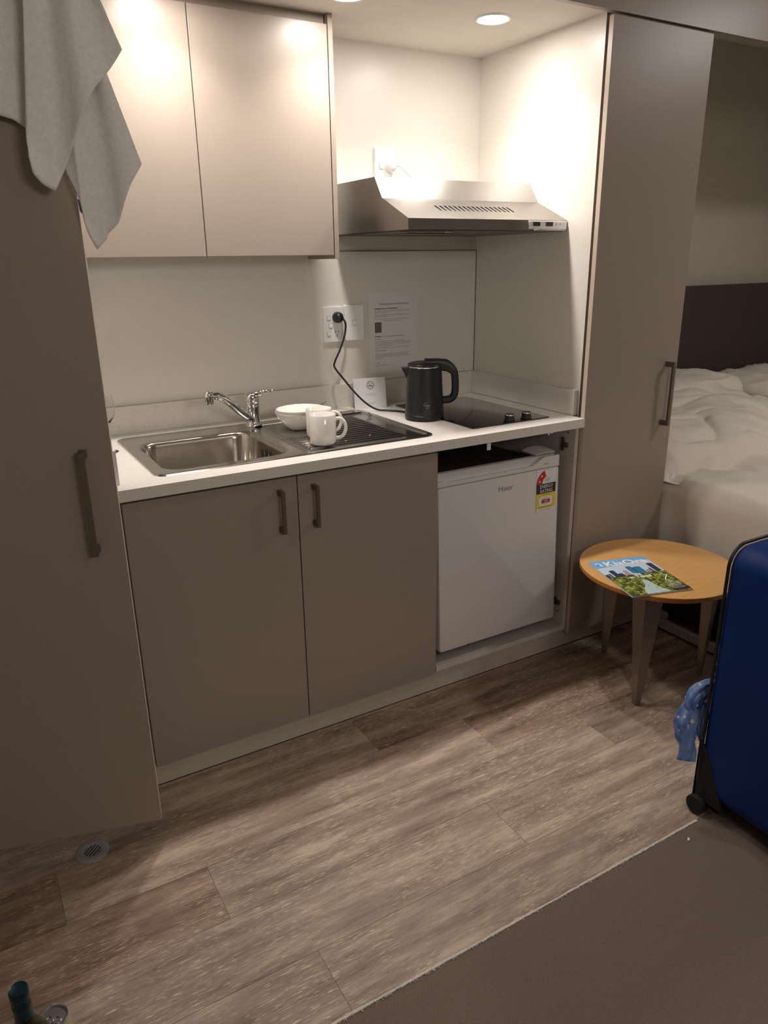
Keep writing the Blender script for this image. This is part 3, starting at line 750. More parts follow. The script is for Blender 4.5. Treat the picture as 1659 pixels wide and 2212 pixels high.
# tap
t = thing('tap', 'chrome mixer tap with angled spout standing behind the sink bowl', 'tap', (.024, .535, zp))
tc_ = (.024, .543, zp-.0025)
MB().lathe([(.029, 0), (.029, .004), (.0255, .008), (.0240, .012), (.0240, .060), (.0250, .062), (.0250, .070), (.0240, .072), (.0255, .084), (.0255, .096), (.0225, .106), (.014, .112), (.0001, .114)], tc_, 36, cap0=True).build('body', chrome, t, smooth=True, angle=50)
lv = MB(); p0 = V(tc_)+V((.004, -.003, .102))
lv.tube(smooth_path([p0, p0+V((.022, -.010, .006)), p0+V((.045, -.020, .012)), p0+V((.060, -.027, .0125))], 5), [.011]*3+[.009]*4+[.007]*4+[.0055]*4+[.005], 12)
lv.build('lever', chrome, t, smooth=True, angle=60)
MB().lathe([(.0075, 0), (.0075, .002), (.003, .0025)], n=20, T=frame(V(tc_)+V((.009, -.0242, .088)), (1, .4, 0), (0, 0, 1)), cap0=True, cap1=True).build('indicator', grey_ink, t, smooth=True)
sp = smooth_path([V(tc_)+V((-.004, -.006, .020)), V(tc_)+V((-.030, -.024, .036)), (-.052, .492, .975), (-.098, .455, 1.014), (-.128, .436, 1.030), (-.156, .420, 1.034)], 8)
MB().tube(sp, [.0155]+[.0132]*(len(sp)-8)+[.012]*7, 16).build('spout', chrome, t, smooth=True, angle=60)
MB().lathe([(.0001, .015), (.010, .014), (.0155, .007), (.0155, -.003), (.0135, -.006), (.0138, -.022), (.0120, -.026), (.0001, -.026)], (-.160, .418, 1.036), 24).build('aerator', chrome, t, smooth=True, angle=40)

# crockery on the drainer
zd = zr-.0005
def bowl(x, y, z, label, tilt=0):
    pr_ = [(.0001, .001), (.034, .001), (.036, 0), (.038, .003), (.058, .020), (.070, .036), (.0775, .053), (.0792, .0555), (.0785, .057), (.0768, .0555), (.068, .038), (.055, .022), (.036, .0065), (.0001, .0055)]
    o = MB().lathe(pr_, n=48).build('bowl', china, smooth=True, angle=80); o.location = (x, y, z); o.rotation_euler = (math.radians(tilt), math.radians(tilt*.6), 0)
    return tag(o, label, 'bowl', 'white bowls nested on the drainer')
bowl(.135, .408, zd, 'lower white bowl of the nested pair on the drainer')
bowl(.1385, .405, zd+.0095, 'upper white bowl of the nested pair, its full rim showing', -1.2)
def mug(x, y, label, ang):
    t = thing('mug', label, 'mug', (x, y, zd), 'white mugs on the drainer')
    R0 = .0405
    MB().lathe([(.0001, .003), (.030, .003), (.031, 0), (.034, .0005), (R0-.001, .008), (R0, .018), (R0, .089), (R0-.0012, .0905), (R0-.003, .089), (R0-.0035, .012), (.030, .0075), (.0001, .007)], (x, y, zd), 44).build('cup', china, t, smooth=True, angle=60)
    d_ = V((math.cos(ang), math.sin(ang), 0)); c0 = V((x, y, zd))
    pts = [c0+d_*(R0-.003)+V((0, 0, .074)), c0+d_*(R0+.006)+V((0, 0, .078)), c0+d_*(R0+.019)+V((0, 0, .074)), c0+d_*(R0+.028)+V((0, 0, .060)), c0+d_*(R0+.028)+V((0, 0, .042)), c0+d_*(R0+.020)+V((0, 0, .026)), c0+d_*(R0+.008)+V((0, 0, .019)), c0+d_*(R0-.003)+V((0, 0, .020))]
    MB().tube(smooth_path(pts, 6), .0052, 12).build('handle', china, t, smooth=True, angle=80)
mug(.103, .163, 'white mug nearest the edge on the drainer, handle to the right', math.radians(-34))
mug(.135, .255, 'white mug half hidden between the bowls and the front mug', math.radians(-30))
for i, (x, y_, l) in enumerate(((.275, .182, 'tan food crumb on the right of the drainer'), (.176, .157, 'tan food crumb beside the front mug'))):
    o = MB().lathe([(.0001, 0), (.003, .0008), (.0036, .002), (.0001, .0034)], n=7).build('crumb', sleeve_clear, smooth=True); o.location = (x, y_, zd-.003+.0015); tag(o, l, 'crumb')

# wine glass by the left upstand
gx, gy = -.478, .425
t = thing('wine_glass', 'clear stemmed wine glass half hidden behind the open cupboard door', 'glass', (gx, gy, ZT))
MB().lathe([(.0001, 0), (.0335, .0), (.0340, .001), (.030, .0022), (.008, .006), (.0035, .014), (.0032, .070), (.006, .078), (.022, .088), (.034, .105), (.038, .128), (.0365, .150), (.034, .168), (.0332, .168), (.0355, .150), (.037, .128), (.033, .106), (.021, .090), (.0001, .084)], (gx, gy, ZT+.0002), 40).build('glass', clear_glass, t, smooth=True, angle=60)

# ------------------------------------------------------------------ cooktop
t = thing('cooktop', 'black two-zone glass cooktop set in the right of the worktop', 'cooktop', (.765, .32, ZT))
mb = MB(); mb.loft([rrect(.601, .078, .932, .570, .006, 3, ZT+.0002), rrect(.601, .078, .932, .570, .006, 3, ZT+.0035), rrect(.602, .079, .931, .569, .006, 3, ZT+.0042)], cap0=True, cap1=True)
mb.build('glass', black_glass, t, smooth=True, angle=30)
for kx, ky in ((.776, .106), (.848, .104)):
    k = MB().lathe([(.0185, 0), (.0185, .004), (.0165, .006), (.0160, .0205), (.0145, .022), (.0001, .022)], (kx, ky, ZT+.0043), 30, cap0=True).build('knob', black_pl, t, smooth=True, angle=40)
    MB().lathe([(.0165, .0180), (.0168, .0195), (.0158, .0215)], (kx, ky, ZT+.0043), 30).build('knob_ring', chrome, k, smooth=True, angle=60)

# ------------------------------------------------------------------ kettle
KX, KY, KZ = .566, .312, ZT+.0045
t = thing('kettle', 'matt black electric kettle standing between the sink and the cooktop', 'kettle', (KX, KY, ZT))
MB().lathe([(.038, -.0044), (.040, -.0044), (.040, .001)], (KX, KY, KZ), 32, cap0=True).build('rubber_foot', rubber, t)
MB().lathe([(.040, 0), (.066, 0), (.068, .002), (.0675, .014), (.066, .0155), (.040, .0155)], (KX, KY, KZ), 56).build('power_base', black_pl, t, smooth=True, angle=40)
MB().lathe([(.050, .0165), (.0665, .0165), (.0672, .019), (.0665, .030), (.0615, .120), (.0582, .1745), (.0577, .1745)], (KX, KY, KZ), 64).build('body', kettle_m, t, smooth=True, angle=40)
MB().lathe([(.0575, .1745), (.0583, .1750), (.0583, .1795), (.0570, .1800)], (KX, KY, KZ), 64).build('steel_band', chrome, t, smooth=True, angle=60)
MB().lathe([(.0572, .1795), (.0578, .1830), (.0560, .1865), (.045, .1900), (.030, .1880), (.0001, .1875)], (KX, KY, KZ), 56).build('lid', black_pl, t, smooth=True, angle=50)
hd = V((.866, -.50, 0)).normalized(); sd = V((.50, .866, 0)); K0 = V((KX, KY, KZ))
def hp(r_, z_): return K0+hd*r_+V((0, 0, z_))
path = smooth_path([hp(.000, .1900), hp(.030, .1880), hp(.058, .1820), hp(.082, .1740), hp(.1005, .1560), hp(.1050, .1300), hp(.1060, .0950), hp(.1010, .0740), hp(.086, .0620), hp(.060, .0600)], 8)
mb = MB(); loops = []
for i, p in enumerate(path):
    tt = (path[min(i+1, len(path)-1)]-path[max(0, i-1)]).normalized(); nrm = tt.cross(sd).normalized()
    k = i/(len(path)-1); wv = .0135 if k > .25 else .022-.0085*(k/.25); tv = .0125+.0085*max(0, 1-abs(k-.27)/.20)
    loops.append([p+sd*wv*math.copysign(abs(math.cos(g))**.75, math.cos(g))+nrm*tv*math.copysign(abs(math.sin(g))**.75, math.sin(g)) for g in [2*math.pi*q/18 for q in range(18)]])
mb.loft(loops, cap0=True, cap1=True); mb.build('handle', kettle_m, t, smooth=True, angle=60)
mb = MB(); th_ = MB()
th_.lathe([(.0085, 0), (.0085, .004), (.006, .0055), (.0001, .006)], tuple(K0+hd*(-.012)+sd*(-.018)+V((0, 0, .1885))), 20).build('lid_button', mat('charcoal_button', (62, 66, 62), .35), t, smooth=True, angle=50)
# spout: wedge on the far side from the handle
s0 = -hd
mb = MB()
for_top = [K0+s0*.052+sd*.020+V((0, 0, .1740)), K0+s0*.052-sd*.020+V((0, 0, .1740)), K0+s0*.080-sd*.006+V((0, 0, .1735)), K0+s0*.080+sd*.006+V((0, 0, .1735))]
mb.add(for_top+[K0+s0*.0560+V((0, 0, .1250))+sd*.002, K0+s0*.0560+V((0, 0, .1250))-sd*.002], [(0, 1, 2, 3), (1, 5, 2), (2, 5, 4, 3), (3, 4, 0), (0, 4, 5, 1)])
mb.build('spout', kettle_m, t, bevel=.002)
# embossed round emblem low on the body
mb = MB(); va = math.atan2(-.82, -.474)+.06
def kp(a, z_, e=.0006):
    r_ = .0665-(z_-.030)*(.0665-.0615)/.09+e; return V((KX+r_*math.cos(va+a), KY+r_*math.sin(va+a), KZ+z_))
def stroke(pts, w_=.0006):
    mb.tube([kp(a/.065, z_) for a, z_ in pts], w_, 5)
cz_ = .052
stroke([(.0095*math.cos(math.radians(g)), cz_+.0095*math.sin(math.radians(g))) for g in range(75, 200, 12)])
stroke([(.0095*math.cos(math.radians(g)), cz_+.0095*math.sin(math.radians(g))) for g in range(255, 385, 12)])
stroke([(-.006, cz_-.004), (-.003, cz_+.005), (-.001, cz_-.003)]); stroke([(.000, cz_+.003), (.001, cz_-.002), (.003, cz_+.003)]); stroke([(.003, cz_+.003), (.001, cz_-.006), (-.001, cz_-.0075)])
stroke([(.005, cz_+.003), (.005, cz_-.002)]); stroke([(.007, cz_+.003), (.007, cz_-.001)])
mb.build('emblem', mat('emblem_grey', (140, 142, 142), .4), t)

kettle_t = t
plug(kettle_t, .4120, 1.2310, yf-.0002, black_pl, .0195, .030,
     [(.424, .640, 1.2265), (.4300, .632, 1.2180), (.4335, .632, 1.2000), (.4270, .632, 1.1650), (.4050, .628, 1.1180), (.3790, .622, 1.0760), (.3760, .615, 1.0560),
      (.3980, .595, 1.0180), (.4300, .560, .9650), (.4600, .535, .9290), (.4900, .515, .9080), (.5200, .495, .9042), (.5450, .465, .9040), (.5600, .430, .9040), (.5680, .398, .9040)], .0036)
plug(hood_t, .6420, 1.7400, YB-.0113, white_pl, .0200, .034,
     [(.6560, .628, 1.7400), (.6680, .624, 1.7370), (.690, .622, 1.7200), (.715, .615, 1.6980), (.745, .600, 1.6830), (.790, .590, 1.6775), (.850, .600, 1.6765), (.880, .640, 1.6765)], .0034)

# ------------------------------------------------------------------ fridge (leaning slightly back in its recess)
t = thing('bar_fridge', 'small white bar fridge with an energy label, inside the open recess', 'fridge', (.70, .3, .1015))
tilt = math.radians(-2.3)
FT = Matrix.Translation((.442, .020, .149)) @ Matrix.Rotation(tilt, 4, 'X')
FW, FH = .5155, .585
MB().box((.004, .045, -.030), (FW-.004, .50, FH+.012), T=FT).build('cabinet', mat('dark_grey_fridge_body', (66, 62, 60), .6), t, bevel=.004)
def slab(x0, z0, x1, z1, y0, y1, r=.010):
    l = rrect(x0, z0, x1, z1, r, 4); m_ = MB()
    f_ = lambda yy, k: [FT @ V((q.x+((x0+x1)/2-q.x)*k, yy, q.y+((z0+z1)/2-q.y)*k)) for q in l]
    return m_.loft([f_(y1, 0), f_(y0+.006, 0), f_(y0+.0015, .006), f_(y0, .016)], cap0=True, cap1=True)
d = slab(0, 0, FW, FH-.001, 0, .040).build('door', fridge_m, t, smooth=True, angle=40)
# top rail of the door with the scooped grip
def rail_pts():
    m_ = MB(); zt = FH+.040
    zt_of = lambda x: zt-.012-.016*0
    prof_ = []
    n_ = 40
    for i in range(n_+1):
        x = FW*i/n_
        if x < .03: top = zt-.022
        elif x > .455: top = zt-.001
        elif x > .385:
            k = (x-.385)/.07; k = k*k*(3-2*k); top = (zt-.027)+k*.026
        else: top = zt-.027
        prof_.append((x, top))
    front = [FT @ V((x, 0.001, FH)) for x, _ in prof_]; ftop = [FT @ V((x, .001, z_)) for x, z_ in prof_]
    fmid = [FT @ V((x, .026, z_-.004)) for x, z_ in prof_]
    back = [FT @ V((x, .028, zt-.002)) for x, _ in prof_]; btop = [FT @ V((x, .040, zt)) for x, _ in prof_]; bb = [FT @ V((x, .040, FH)) for x, _ in prof_]
    m_.loft([list(reversed(q)) for q in ()]) if False else None
    rows = [front, ftop, fmid, back, btop, bb]
    vs = [p for r_ in rows for p in r_]; n1 = n_+1
    fs = [(j*n1+i, j*n1+i+1, (j+1)*n1+i+1, (j+1)*n1+i) for j in range(5) for i in range(n_)]
    fs += [tuple(j*n1 for j in range(6)), tuple(j*n1+n_ for j in range(5, -1, -1))]
    return m_.add(vs, fs)
rail_pts().build('grip_rail', fridge_m, t, smooth=True, angle=25)
T2 = FT @ Matrix.Translation((0, -.0004, 0)) @ Matrix.Rotation(math.radians(90), 4, 'X')     # x right, y up, z towards viewer
MB().box((.010, FH-.0012, 0), (FW-.002, FH+.0004, .0004), T=T2).build('rail_seam', grey_ink, t)
MB().box((.445, FH+.0135, -.0006), (.468, FH+.0150, .0004), T=T2).build('rail_mark', grey_ink, t)
MB().text('Haier', .0285, T2 @ Matrix.Translation((.2440, .5320, .0002)), 0, bold=-.0002, sx=1.02).build('logo', mat('logo_grey', (116, 112, 110), .4), d, normals=False)
lb = MB(); LT = T2 @ Matrix.Translation((.4125, .430, .0004)); LW, LH = .0880, .1480
lb.box((0, 0, -.0002), (LW, LH, .0), 0, T=LT)
up1 = LT @ Matrix.Translation((0, 0, .0003)); up2_ = LT @ Matrix.Translation((0, 0, .0006)); up3 = LT @ Matrix.Translation((0, 0, .0009))
lb.box((0, .0640, 0), (LW, .0990, .0001), 1, T=up1)
lb.box((0, .0100, 0), (LW, .0640, .0001), 2, T=up1); lb.box((0, 0, 0), (.002, .012, .0001), 2, T=up1)
lb.loft([[up2_ @ q for q in rrect(.012, .0185, .074, .0530, .008, 5, 0)], [up2_ @ q for q in rrect(.012, .0185, .074, .0530, .008, 5, .0001)]], 0, cap1=True)
lb.box((.024, .0285, 0), (.062, .0420, .0001), 3, T=up3)
up4 = LT @ Matrix.Translation((0, 0, .0012))
lb.text('183', .0125, up4 @ Matrix.Translation((.043, .0308, 0)), 0, 'CENTER')
lb.text('ENERGY', .0175, up3 @ Matrix.Translation((.045, .0835, 0)), 0, 'CENTER', bold=.0001, sx=.92); lb.text('RATING', .0175, up3 @ Matrix.Translation((.045, .0670, 0)), 0, 'CENTER', bold=.0001, sx=.92)
ac = V((.060, .0990)); arc = []
for g in range(180, 112, -6): arc.append(up1 @ V((ac.x+.060*math.cos(math.radians(g)), ac.y+.052*math.sin(math.radians(g)), .0001)))
arc += [up1 @ V((.0395, .142, .0001)), up1 @ V((.0405, .132, .0001))]
for g in range(118, 182, 6): arc.append(up1 @ V((ac.x+.034*math.cos(math.radians(g)), ac.y+.029*math.sin(math.radians(g)), .0001)))
no_ = len(arc)//2
outs = arc[:12]+[arc[12]]; ins = list(reversed(arc[14:]))+[arc[13]]
m_ = min(len(outs), len(ins)); outs = outs[:m_]; ins = ins[:m_]
lb.add(outs+ins, [(i, i+1, m_+i+1, m_+i) for i in range(m_-1)], 3)
def star(mb, T, cx, cy, r, mi):
    mb.add([T @ V((cx+(r if k % 2 == 0 else r*.42)*math.sin(math.pi*k/5), cy+(r if k % 2 == 0 else r*.42)*math.cos(math.pi*k/5), .0)) for k in range(10)], [tuple(range(10))], mi)
star(lb, up2_, .0145, .109, .0052, 0); star(lb, up2_, .0235, .1275, .0052, 0)
rr = random.Random(9)
for y_, x_, w_ in ((.108, .036, .028), (.1125, .038, .026), (.117, .040, .022)): words(lb, up1, x_, y_, w_, .0018, rr, 1)
words(lb, up3, .028, .0590, .034, .0016, rr, 1); words(lb, up3, .028, .0455, .032, .0018, rr, 1); words(lb, up3, .030, .0245, .026, .0014, rr, 1); words(lb, up3, .010, .0140, .068, .0022, rr, 1); words(lb, up1, .014, .0045, .056, .0016, rr, 1)
lb.build('energy_label', [paper_m, ink, yellow_m, red_m], d, normals=False)
MB().box((.118, -.001, -.0008), (.120, .006, .0006), T=T2).build('hinge_notch', ink, d)
t = thing('folded_papers', 'folded white papers lying on top of the bar fridge', 'paper', (.91, .10, .778))
def pf(u, v): return V((.866+.088*u, .062+.075*v, .7775+.003*math.sin(3*u)+.004*max(0, u-.35)*math.sin(math.pi*v)))
MB().grid(pf, 16, 10).build('sheet', paper_m, t, solid=.0015)
MB().grid(lambda u, v: pf(u, v)+V((.002*v, .004, .002+.006*math.sin(math.pi*u*.8)*v)), 16, 10).build('sheet', paper_m, t, solid=.0012)

# ------------------------------------------------------------------ side table and magazine
TX, TY, TR, TZ = 1.125, -.285, .259, .430
t = thing('side_table', 'round beech-topped side table on tapering metal legs beside the bed', 'table', (TX, TY, 0))
MB().lathe([(.0001, -.019), (TR-.006, -.019), (TR, -.013), (TR, -.0012), (TR-.001, 0), (.0001, 0)], (TX, TY, TZ), 96).build('table_top', [wood_top], t, smooth=True, angle=35)
tt_ = t.children[0]; tt_.data.materials.append(wood_edge)
for p in tt_.data.polygons:
    if abs(p.normal.z) < .9: p.material_index = 1
zt_ = TZ-.0195
for g in (212, 332, 92):
    a = math.radians(g); o_ = V((math.cos(a), math.sin(a), 0)); s_ = V((-math.sin(a), math.cos(a), 0))
    mb = MB()
    top_r = V((TX, TY, 0))+o_*.232; bot_r = V((TX, TY, 0))+o_*.206
    for sg in (1, -1):
        wt, wb = .068, .018
        dirn = (s_*sg*.72-o_*.69).normalized()
        A0 = top_r+V((0, 0, zt_)); B0 = bot_r; A1 = A0+dirn*wt; B1 = B0+dirn*wb
        th = o_*-.0025
        mb.add([A0, A1, B1, B0, A0+th, A1+th, B1+th, B0+th], [(0, 1, 2, 3), (7, 6, 5, 4), (0, 4, 5, 1), (1, 5, 6, 2), (2, 6, 7, 3), (3, 7, 4, 0)])
    mb.build('leg', alu, t)
mag = thing('magazine', 'glossy travel magazine with a city skyline cover on the round table', 'magazine', (1.0, -.31, TZ))
mTL, mTR, mBR, mBL = V((.9440, -.1480, 0)), V((1.1500, -.2090, 0)), V((1.0590, -.4810, 0)), V((.8570, -.4150, 0))
mux = (mTR-mTL).normalized(); muy = V((-mux.y, mux.x, 0)); mO = mBL.copy(); mO.z = TZ+.0006
MT = frame(mO, mux, muy); mw, mh = .2115, .2810
mb = MB(); 
for k in range(3): mb.box((.0008*k, .0005*k, .0014*k), (mw-.0008*(2-k), mh-.0004*k, .0014*k+.0013), T=MT)
mb.build('pages', paper_m, mag)
cv = MB(); z_ = .0048; q = lambda x, y, dz=0: MT @ V((x*mw, y*mh, z_+dz))
def pg(pts, mi, dz=0.0): cv.add([q(x, y, dz) for x, y in pts], [tuple(range(len(pts)))], mi)
cv.box((0, 0, .0042), (mw, mh, z_), 1, T=MT)
e1, e2, e3, e4 = .0002, .0004, .0006, .0008
pg([(0, .78), (1, .90), (1, 1), (0, 1)], 0, e1)                                   # blue upper sky
pg([(0, 0), (1, 0), (1, .54), (.8, .56), (.6, .53), (.4, .55), (.2, .52), (0, .50)], 6, e1)   # tree tops
for (x0, x1, y0, y1, mi) in ((.0, .06, .50, .60, 3), (.07, .10, .50, .62, 3), (.13, .22, .50, .70, 3), (.22, .30, .50, .60, 3), (.34, .42, .52, .66, 5), (.46, .56, .53, .76, 4), (.55, .70, .53, .73, 4), (.72, .80, .54, .62, 5), (.80, .83, .54, .66, 3), (.86, .96, .55, .79, 3)):
    pg([(x0, y0), (x1, y0), (x1, y1-.01), ((x0+x1)/2, y1), (x0, y1-.015)], mi, e2)
pg([(.30, .50), (.33, .50), (.33, .57), (.30, .57)], 5, e2)
pg([(.26, .01), (.66, .01), (.60, .10), (.56, .16), (.55, .25), (.53, .34), (.47, .38), (.43, .33), (.41, .24), (.33, .16), (.27, .08)], 7, e2)  # lake
pg([(.70, .02), (.99, .02), (.97, .15), (.80, .12), (.72, .10)], 8, e2)
line2(cv, MT @ Matrix.Translation((0, 0, z_+e3)), [(.86*mw, .24*mh), (.80*mw, .30*mh), (.86*mw, .36*mh), (.93*mw, .42*mh), (.86*mw, .46*mh)], .0035, 2)
pg([(.42, .20), (.44, .20), (.44, .21), (.42, .21)], 8, e3); pg([(.50, .13), (.53, .13), (.53, .14), (.50, .14)], 8, e3)
TT = MT @ Matrix.Translation((0, 0, z_+e4))
cv.text('KiaOra', .052, TT @ Matrix.Translation((.20*mw, .815*mh, 0)), 2, bold=.0011, sx=1.02)
line2(cv, TT, [(.06*mw, .90*mh), (.11*mw, .93*mh), (.15*mw, .89*mh), (.11*mw, .855*mh), (.07*mw, .87*mh), (.12*mw, .84*mh), (.165*mw, .86*mh)], .0048, 2)
cv.text('Big', .021, TT @ Matrix.Translation((.50*mw, .500*mh, 0)), 2, 'CENTER', bold=.0008); cv.text('in Texas', .023, TT @ Matrix.Translation((.50*mw, .425*mh, 0)), 2, 'CENTER', bold=.0008)
rr = random.Random(2)
for k in range(7): words(cv, TT, .72*mw, (.225-.026*k)*mh, .05, .0024, rr, 2)
words(cv, TT, .32*mw, .955*mh, .07, .0016, rr, 2)
cv.build('cover', [pr_sky, pr_haze, pr_white, pr_navy, pr_teal, pr_beige, tree_print, pr_lake, pr_dark], mag, normals=False)

# ------------------------------------------------------------------ bed
BX0, BX1, BY0, BY1 = 1.50, 3.30, -1.02, 1.03
t = thing('bed', 'unmade double bed with white linen beyond the tall cupboard', 'bed', (2.4, 0, 0))
boxo('base', (BX0+.03, BY0+.04, .045), (BX1-.02, BY1, .30), base_dark, t, bevel=.006)
mb = MB(); mb.box((1.448, BY0+.1, .012), (1.468, -.005, .045)); mb.box((1.468, BY0+.1, .02), (1.53, BY0+.14, .044)); mb.box((1.468, -.045, .02), (1.53, -.005, .044)); mb.build('side_rail', rail_m, t, bevel=.002)
boxo('mattress', (BX0+.02, BY0+.02, .302), (BX1-.02, BY1, .575), linen, t, bevel=.03, seg=4)
def fbm(x, y, s=1.0, seed=0.0):
    return noise.noise(V((x*s+seed, y*s, seed)))+.5*noise.noise(V((x*s*2.1, y*s*2.1+seed, 3)))+.25*noise.noise(V((x*s*4.3, y*s*4.3, seed+5)))
def ridge(x, y, s, seed): return 1-abs(noise.noise(V((x*s+seed, y*s*.8, seed))))*2
def sheetfn(u, v):
    # u: across from the left hem (0) over the edge to the far side (1); v: foot to head
    y = BY0-.01+(BY1-BY0)*v
    drop = .295; Ltot = drop+(BX1-BX0)
    d_ = u**1.35*Ltot
    pl = .022*math.sin(y*13+.8*math.sin(y*5))*max(0, 1-d_/drop)+.010*math.sin(y*31+1)*max(0, 1-d_/drop)
    rad = .05
    if d_ < drop-rad*.8:
        x = BX0-.012-pl*1.0; z = .300+d_+.012*math.sin(y*9)*(1-d_/drop)
    elif d_ < drop+rad*.8:
        k = (d_-(drop-rad*.8))/(1.6*rad); a = k*math.pi/2
        x = BX0-.012+rad*(1-math.cos(a))-pl*(1-k); z = .300+drop-rad*.8+rad*math.sin(a)-.002
    else:
        x = BX0-.012+rad+(d_-drop-rad*.8); z = .300+drop-rad*.8+rad-.002
    w_ = .020*fbm(x, y, 3.2, 2)+.018*max(0, ridge(x, y*.7+x*.5, 4.2, 7))**3
    if d_ < drop+.05 and y > -.05:
        k = min(1, (y+.05)/.04); return V((x*(1-k)+max(x, 1.4800)*k, y, z+w_*(0 if d_ < drop else 1)))
    if d_ < drop: return V((x-abs(w_)*.8, y, z))
    return V((x, y, z+w_+.012))
MB().grid(sheetfn, 120, 130).build('sheet', linen, t, smooth=True, angle=180)
t = thing('headboard', 'dark brown rectangular headboard against the bedroom wall', 'headboard', (2.4, 1.1, .3))
boxo('panel', (1.49+.02, 1.04, .25), (3.72, 1.10, 1.262), headb, t, bevel=.004)
def blob(name, label, cat, cx, cy, cz, rx, ry, rz, rot, seed, puff=.55, group=None, nu=64, nv=48, crk=.02):
    R_ = Matrix.Rotation(rot, 3, 'Z')
    def fn(u, v):
        a = 2*math.pi*u; b = math.pi*(v-.5)
        ca, sa, cb, sb = math.cos(a), math.sin(a), math.cos(b), math.sin(b)
        sp_ = lambda c_, e: math.copysign(abs(c_)**e, c_)
        p = V((rx*sp_(cb, .55)*sp_(ca, puff), ry*sp_(cb, .55)*sp_(sa, puff), rz*sb))
        n_ = fbm(p.x, p.y, 5, seed)*crk+crk*1.4*max(0, ridge(p.x, p.y+p.z*2, 5.5, seed+3))**4-crk*.5
        p += V((p.x/rx, p.y/ry, p.z/rz*1.2)).normalized()*n_
        p = R_ @ p
        return V((cx, cy, cz))+p
    o = MB().grid(fn, nu, nv).build(name, linen, smooth=True, angle=180)
    return tag(o, label, cat, group)
blob('pillow', 'white pillow lying at the right of the headboard', 'pillow', 3.26, .785, .715, .36, .24, .085, .08, 4, group='pillows on the bed', crk=.012)
blob('pillow', 'white pillow mostly hidden behind the piled duvet', 'pillow', 2.52, .80, .735, .36, .20, .10, -.05, 9, group='pillows on the bed', crk=.012)
def duvet(u, v):
    x = 1.492+1.49*u; y = -.04+.90*v
    # rounded island outline with lobes
    def lobe(cx, cy, rx, ry, h, rot=0):
        dx_, dy_ = x-cx, y-cy; c_, s_ = math.cos(rot), math.sin(rot)
        a = (dx_*c_+dy_*s_)/rx; b = (-dx_*s_+dy_*c_)/ry; r2 = a*a+b*b
        return h*max(0, 1-r2)**.42 if r2 < 1 else 0
    hs = [lobe(1.98, .32, .70, .34, .165, .12), lobe(2.44, .56, .48, .28, .185, -.3), lobe(2.05, .66, .52, .24, .195, .1), lobe(2.55, .74, .34, .18, .225, .25), lobe(1.72, .50, .25, .3, .13)]
    m_ = max(hs); sm = sum(h**6 for h in hs)**(1/6) if m_ > 0 else 0
    sm *= min(1, u/.05)**.5
    edge = min(1, sm/.06)
    z = sm+edge*(.014*fbm(x, y, 4.5, 8)-.030*max(0, ridge(x*.8, y+x*.35, 3.6, 12))**6-.018*max(0, ridge(x+y, y, 5.0, 31))**6)
    return V((x+.01*fbm(x, y, 4, 1), y+.01*fbm(x, y, 4, 5), .602+max(z, 0) if sm > .004 else .596))
du = MB().grid(duvet, 190, 120).build('duvet', linen, smooth=True, angle=180)
tag(du, 'crumpled white duvet pushed up against the pillows on the bed', 'duvet')

# ------------------------------------------------------------------ suitcase and scarf
t = thing('suitcase', 'large upright blue suitcase with black piping at the right edge', 'suitcase', (.95, -.96, 0))
CX0, CX1, CY0, CY1, CZ0, CZ1 = .705, 1.16, -1.13, -.812, .045, .765
def case_loop(x0, x1, z0, z1, r, y, n=8):
    return [V((p.x, y, p.y)) for p in rrect(x0, z0, x1, z1, r, n)]
R_ = .055
mb = MB()
ys = [(CY1, .020), (CY1-.006, .006), (CY1-.018, 0), (CY1-.06, -.002), (CY0+.06, -.002), (CY0+.018, 0), (CY0+.006, .006), (CY0, .020)]
mb.loft([case_loop(CX0+k, CX1-k, CZ0+k, CZ1-k, R_, y) for y, k in ys], cap0=True, cap1=True)
mb.build('shell', blue_case, t, smooth=True, angle=50)
for yy in (CY1-.004, CY0+.004):
    lp = case_loop(CX0-.001, CX1+.001, CZ0-.001, CZ1+.001, R_, yy, 10); lp.append(lp[0]); lp.append(lp[1])
    MB().tube(lp, .0042, 8, caps=False).build('piping', black_pl, t, smooth=True, angle=60)
# moulded black bottom corners: full at the outer edge, cut on a slant
def corner(xs_, ysn):
    mb = MB(); x0 = CX0 if xs_ < 0 else CX1; sx_ = -1 if xs_ < 0 else 1; y0 = CY1 if ysn > 0 else CY0; sy_ = 1 if ysn > 0 else -1
    o = .004
    X = x0+sx_*o; Y = y0+sy_*o
    # side face (x const)
    side = [(Y, .035), (Y, .215), (Y-sy_*.022, .196), (Y-sy_*.060, .120), (Y-sy_*.080, .070), (Y-sy_*.090, .035)]
    mb.prism([V((X, y, z)) for y, z in side], V((-sx_*.010, 0, 0)))
    fr = [(X, .035), (X, .215), (X-sx_*.022, .196), (X-sx_*.060, .120), (X-sx_*.080, .070), (X-sx_*.090, .035)]
    mb.prism([V((x, Y, z)) for x, z in fr], V((0, -sy_*.010, 0)))
    mb.box((min(X, X-sx_*.085), min(Y, Y-sy_*.085), .035), (max(X, X-sx_*.085), max(Y, Y-sy_*.085), .047))
    mb.build('corner_guard', rubber, t, bevel=.002)
    wx = X-sx_*.006; wy = Y-sy_*.020
    w_ = MB().lathe([(.006, -.014), (.024, -.014), (.027, -.011), (.027, .011), (.024, .014), (.006, .014)], n=28, T=frame((wx+sx_*.006, wy, .0275+(.0045 if wy < -.853 else 0)), (0, 1, 0), (0, 0, 1)), cap0=True, cap1=True)
    w_.build('wheel', rubber, t, smooth=True, angle=40)
for a_, b_ in ((-1, 1), (-1, -1), (1, 1), (1, -1)): corner(a_, b_)
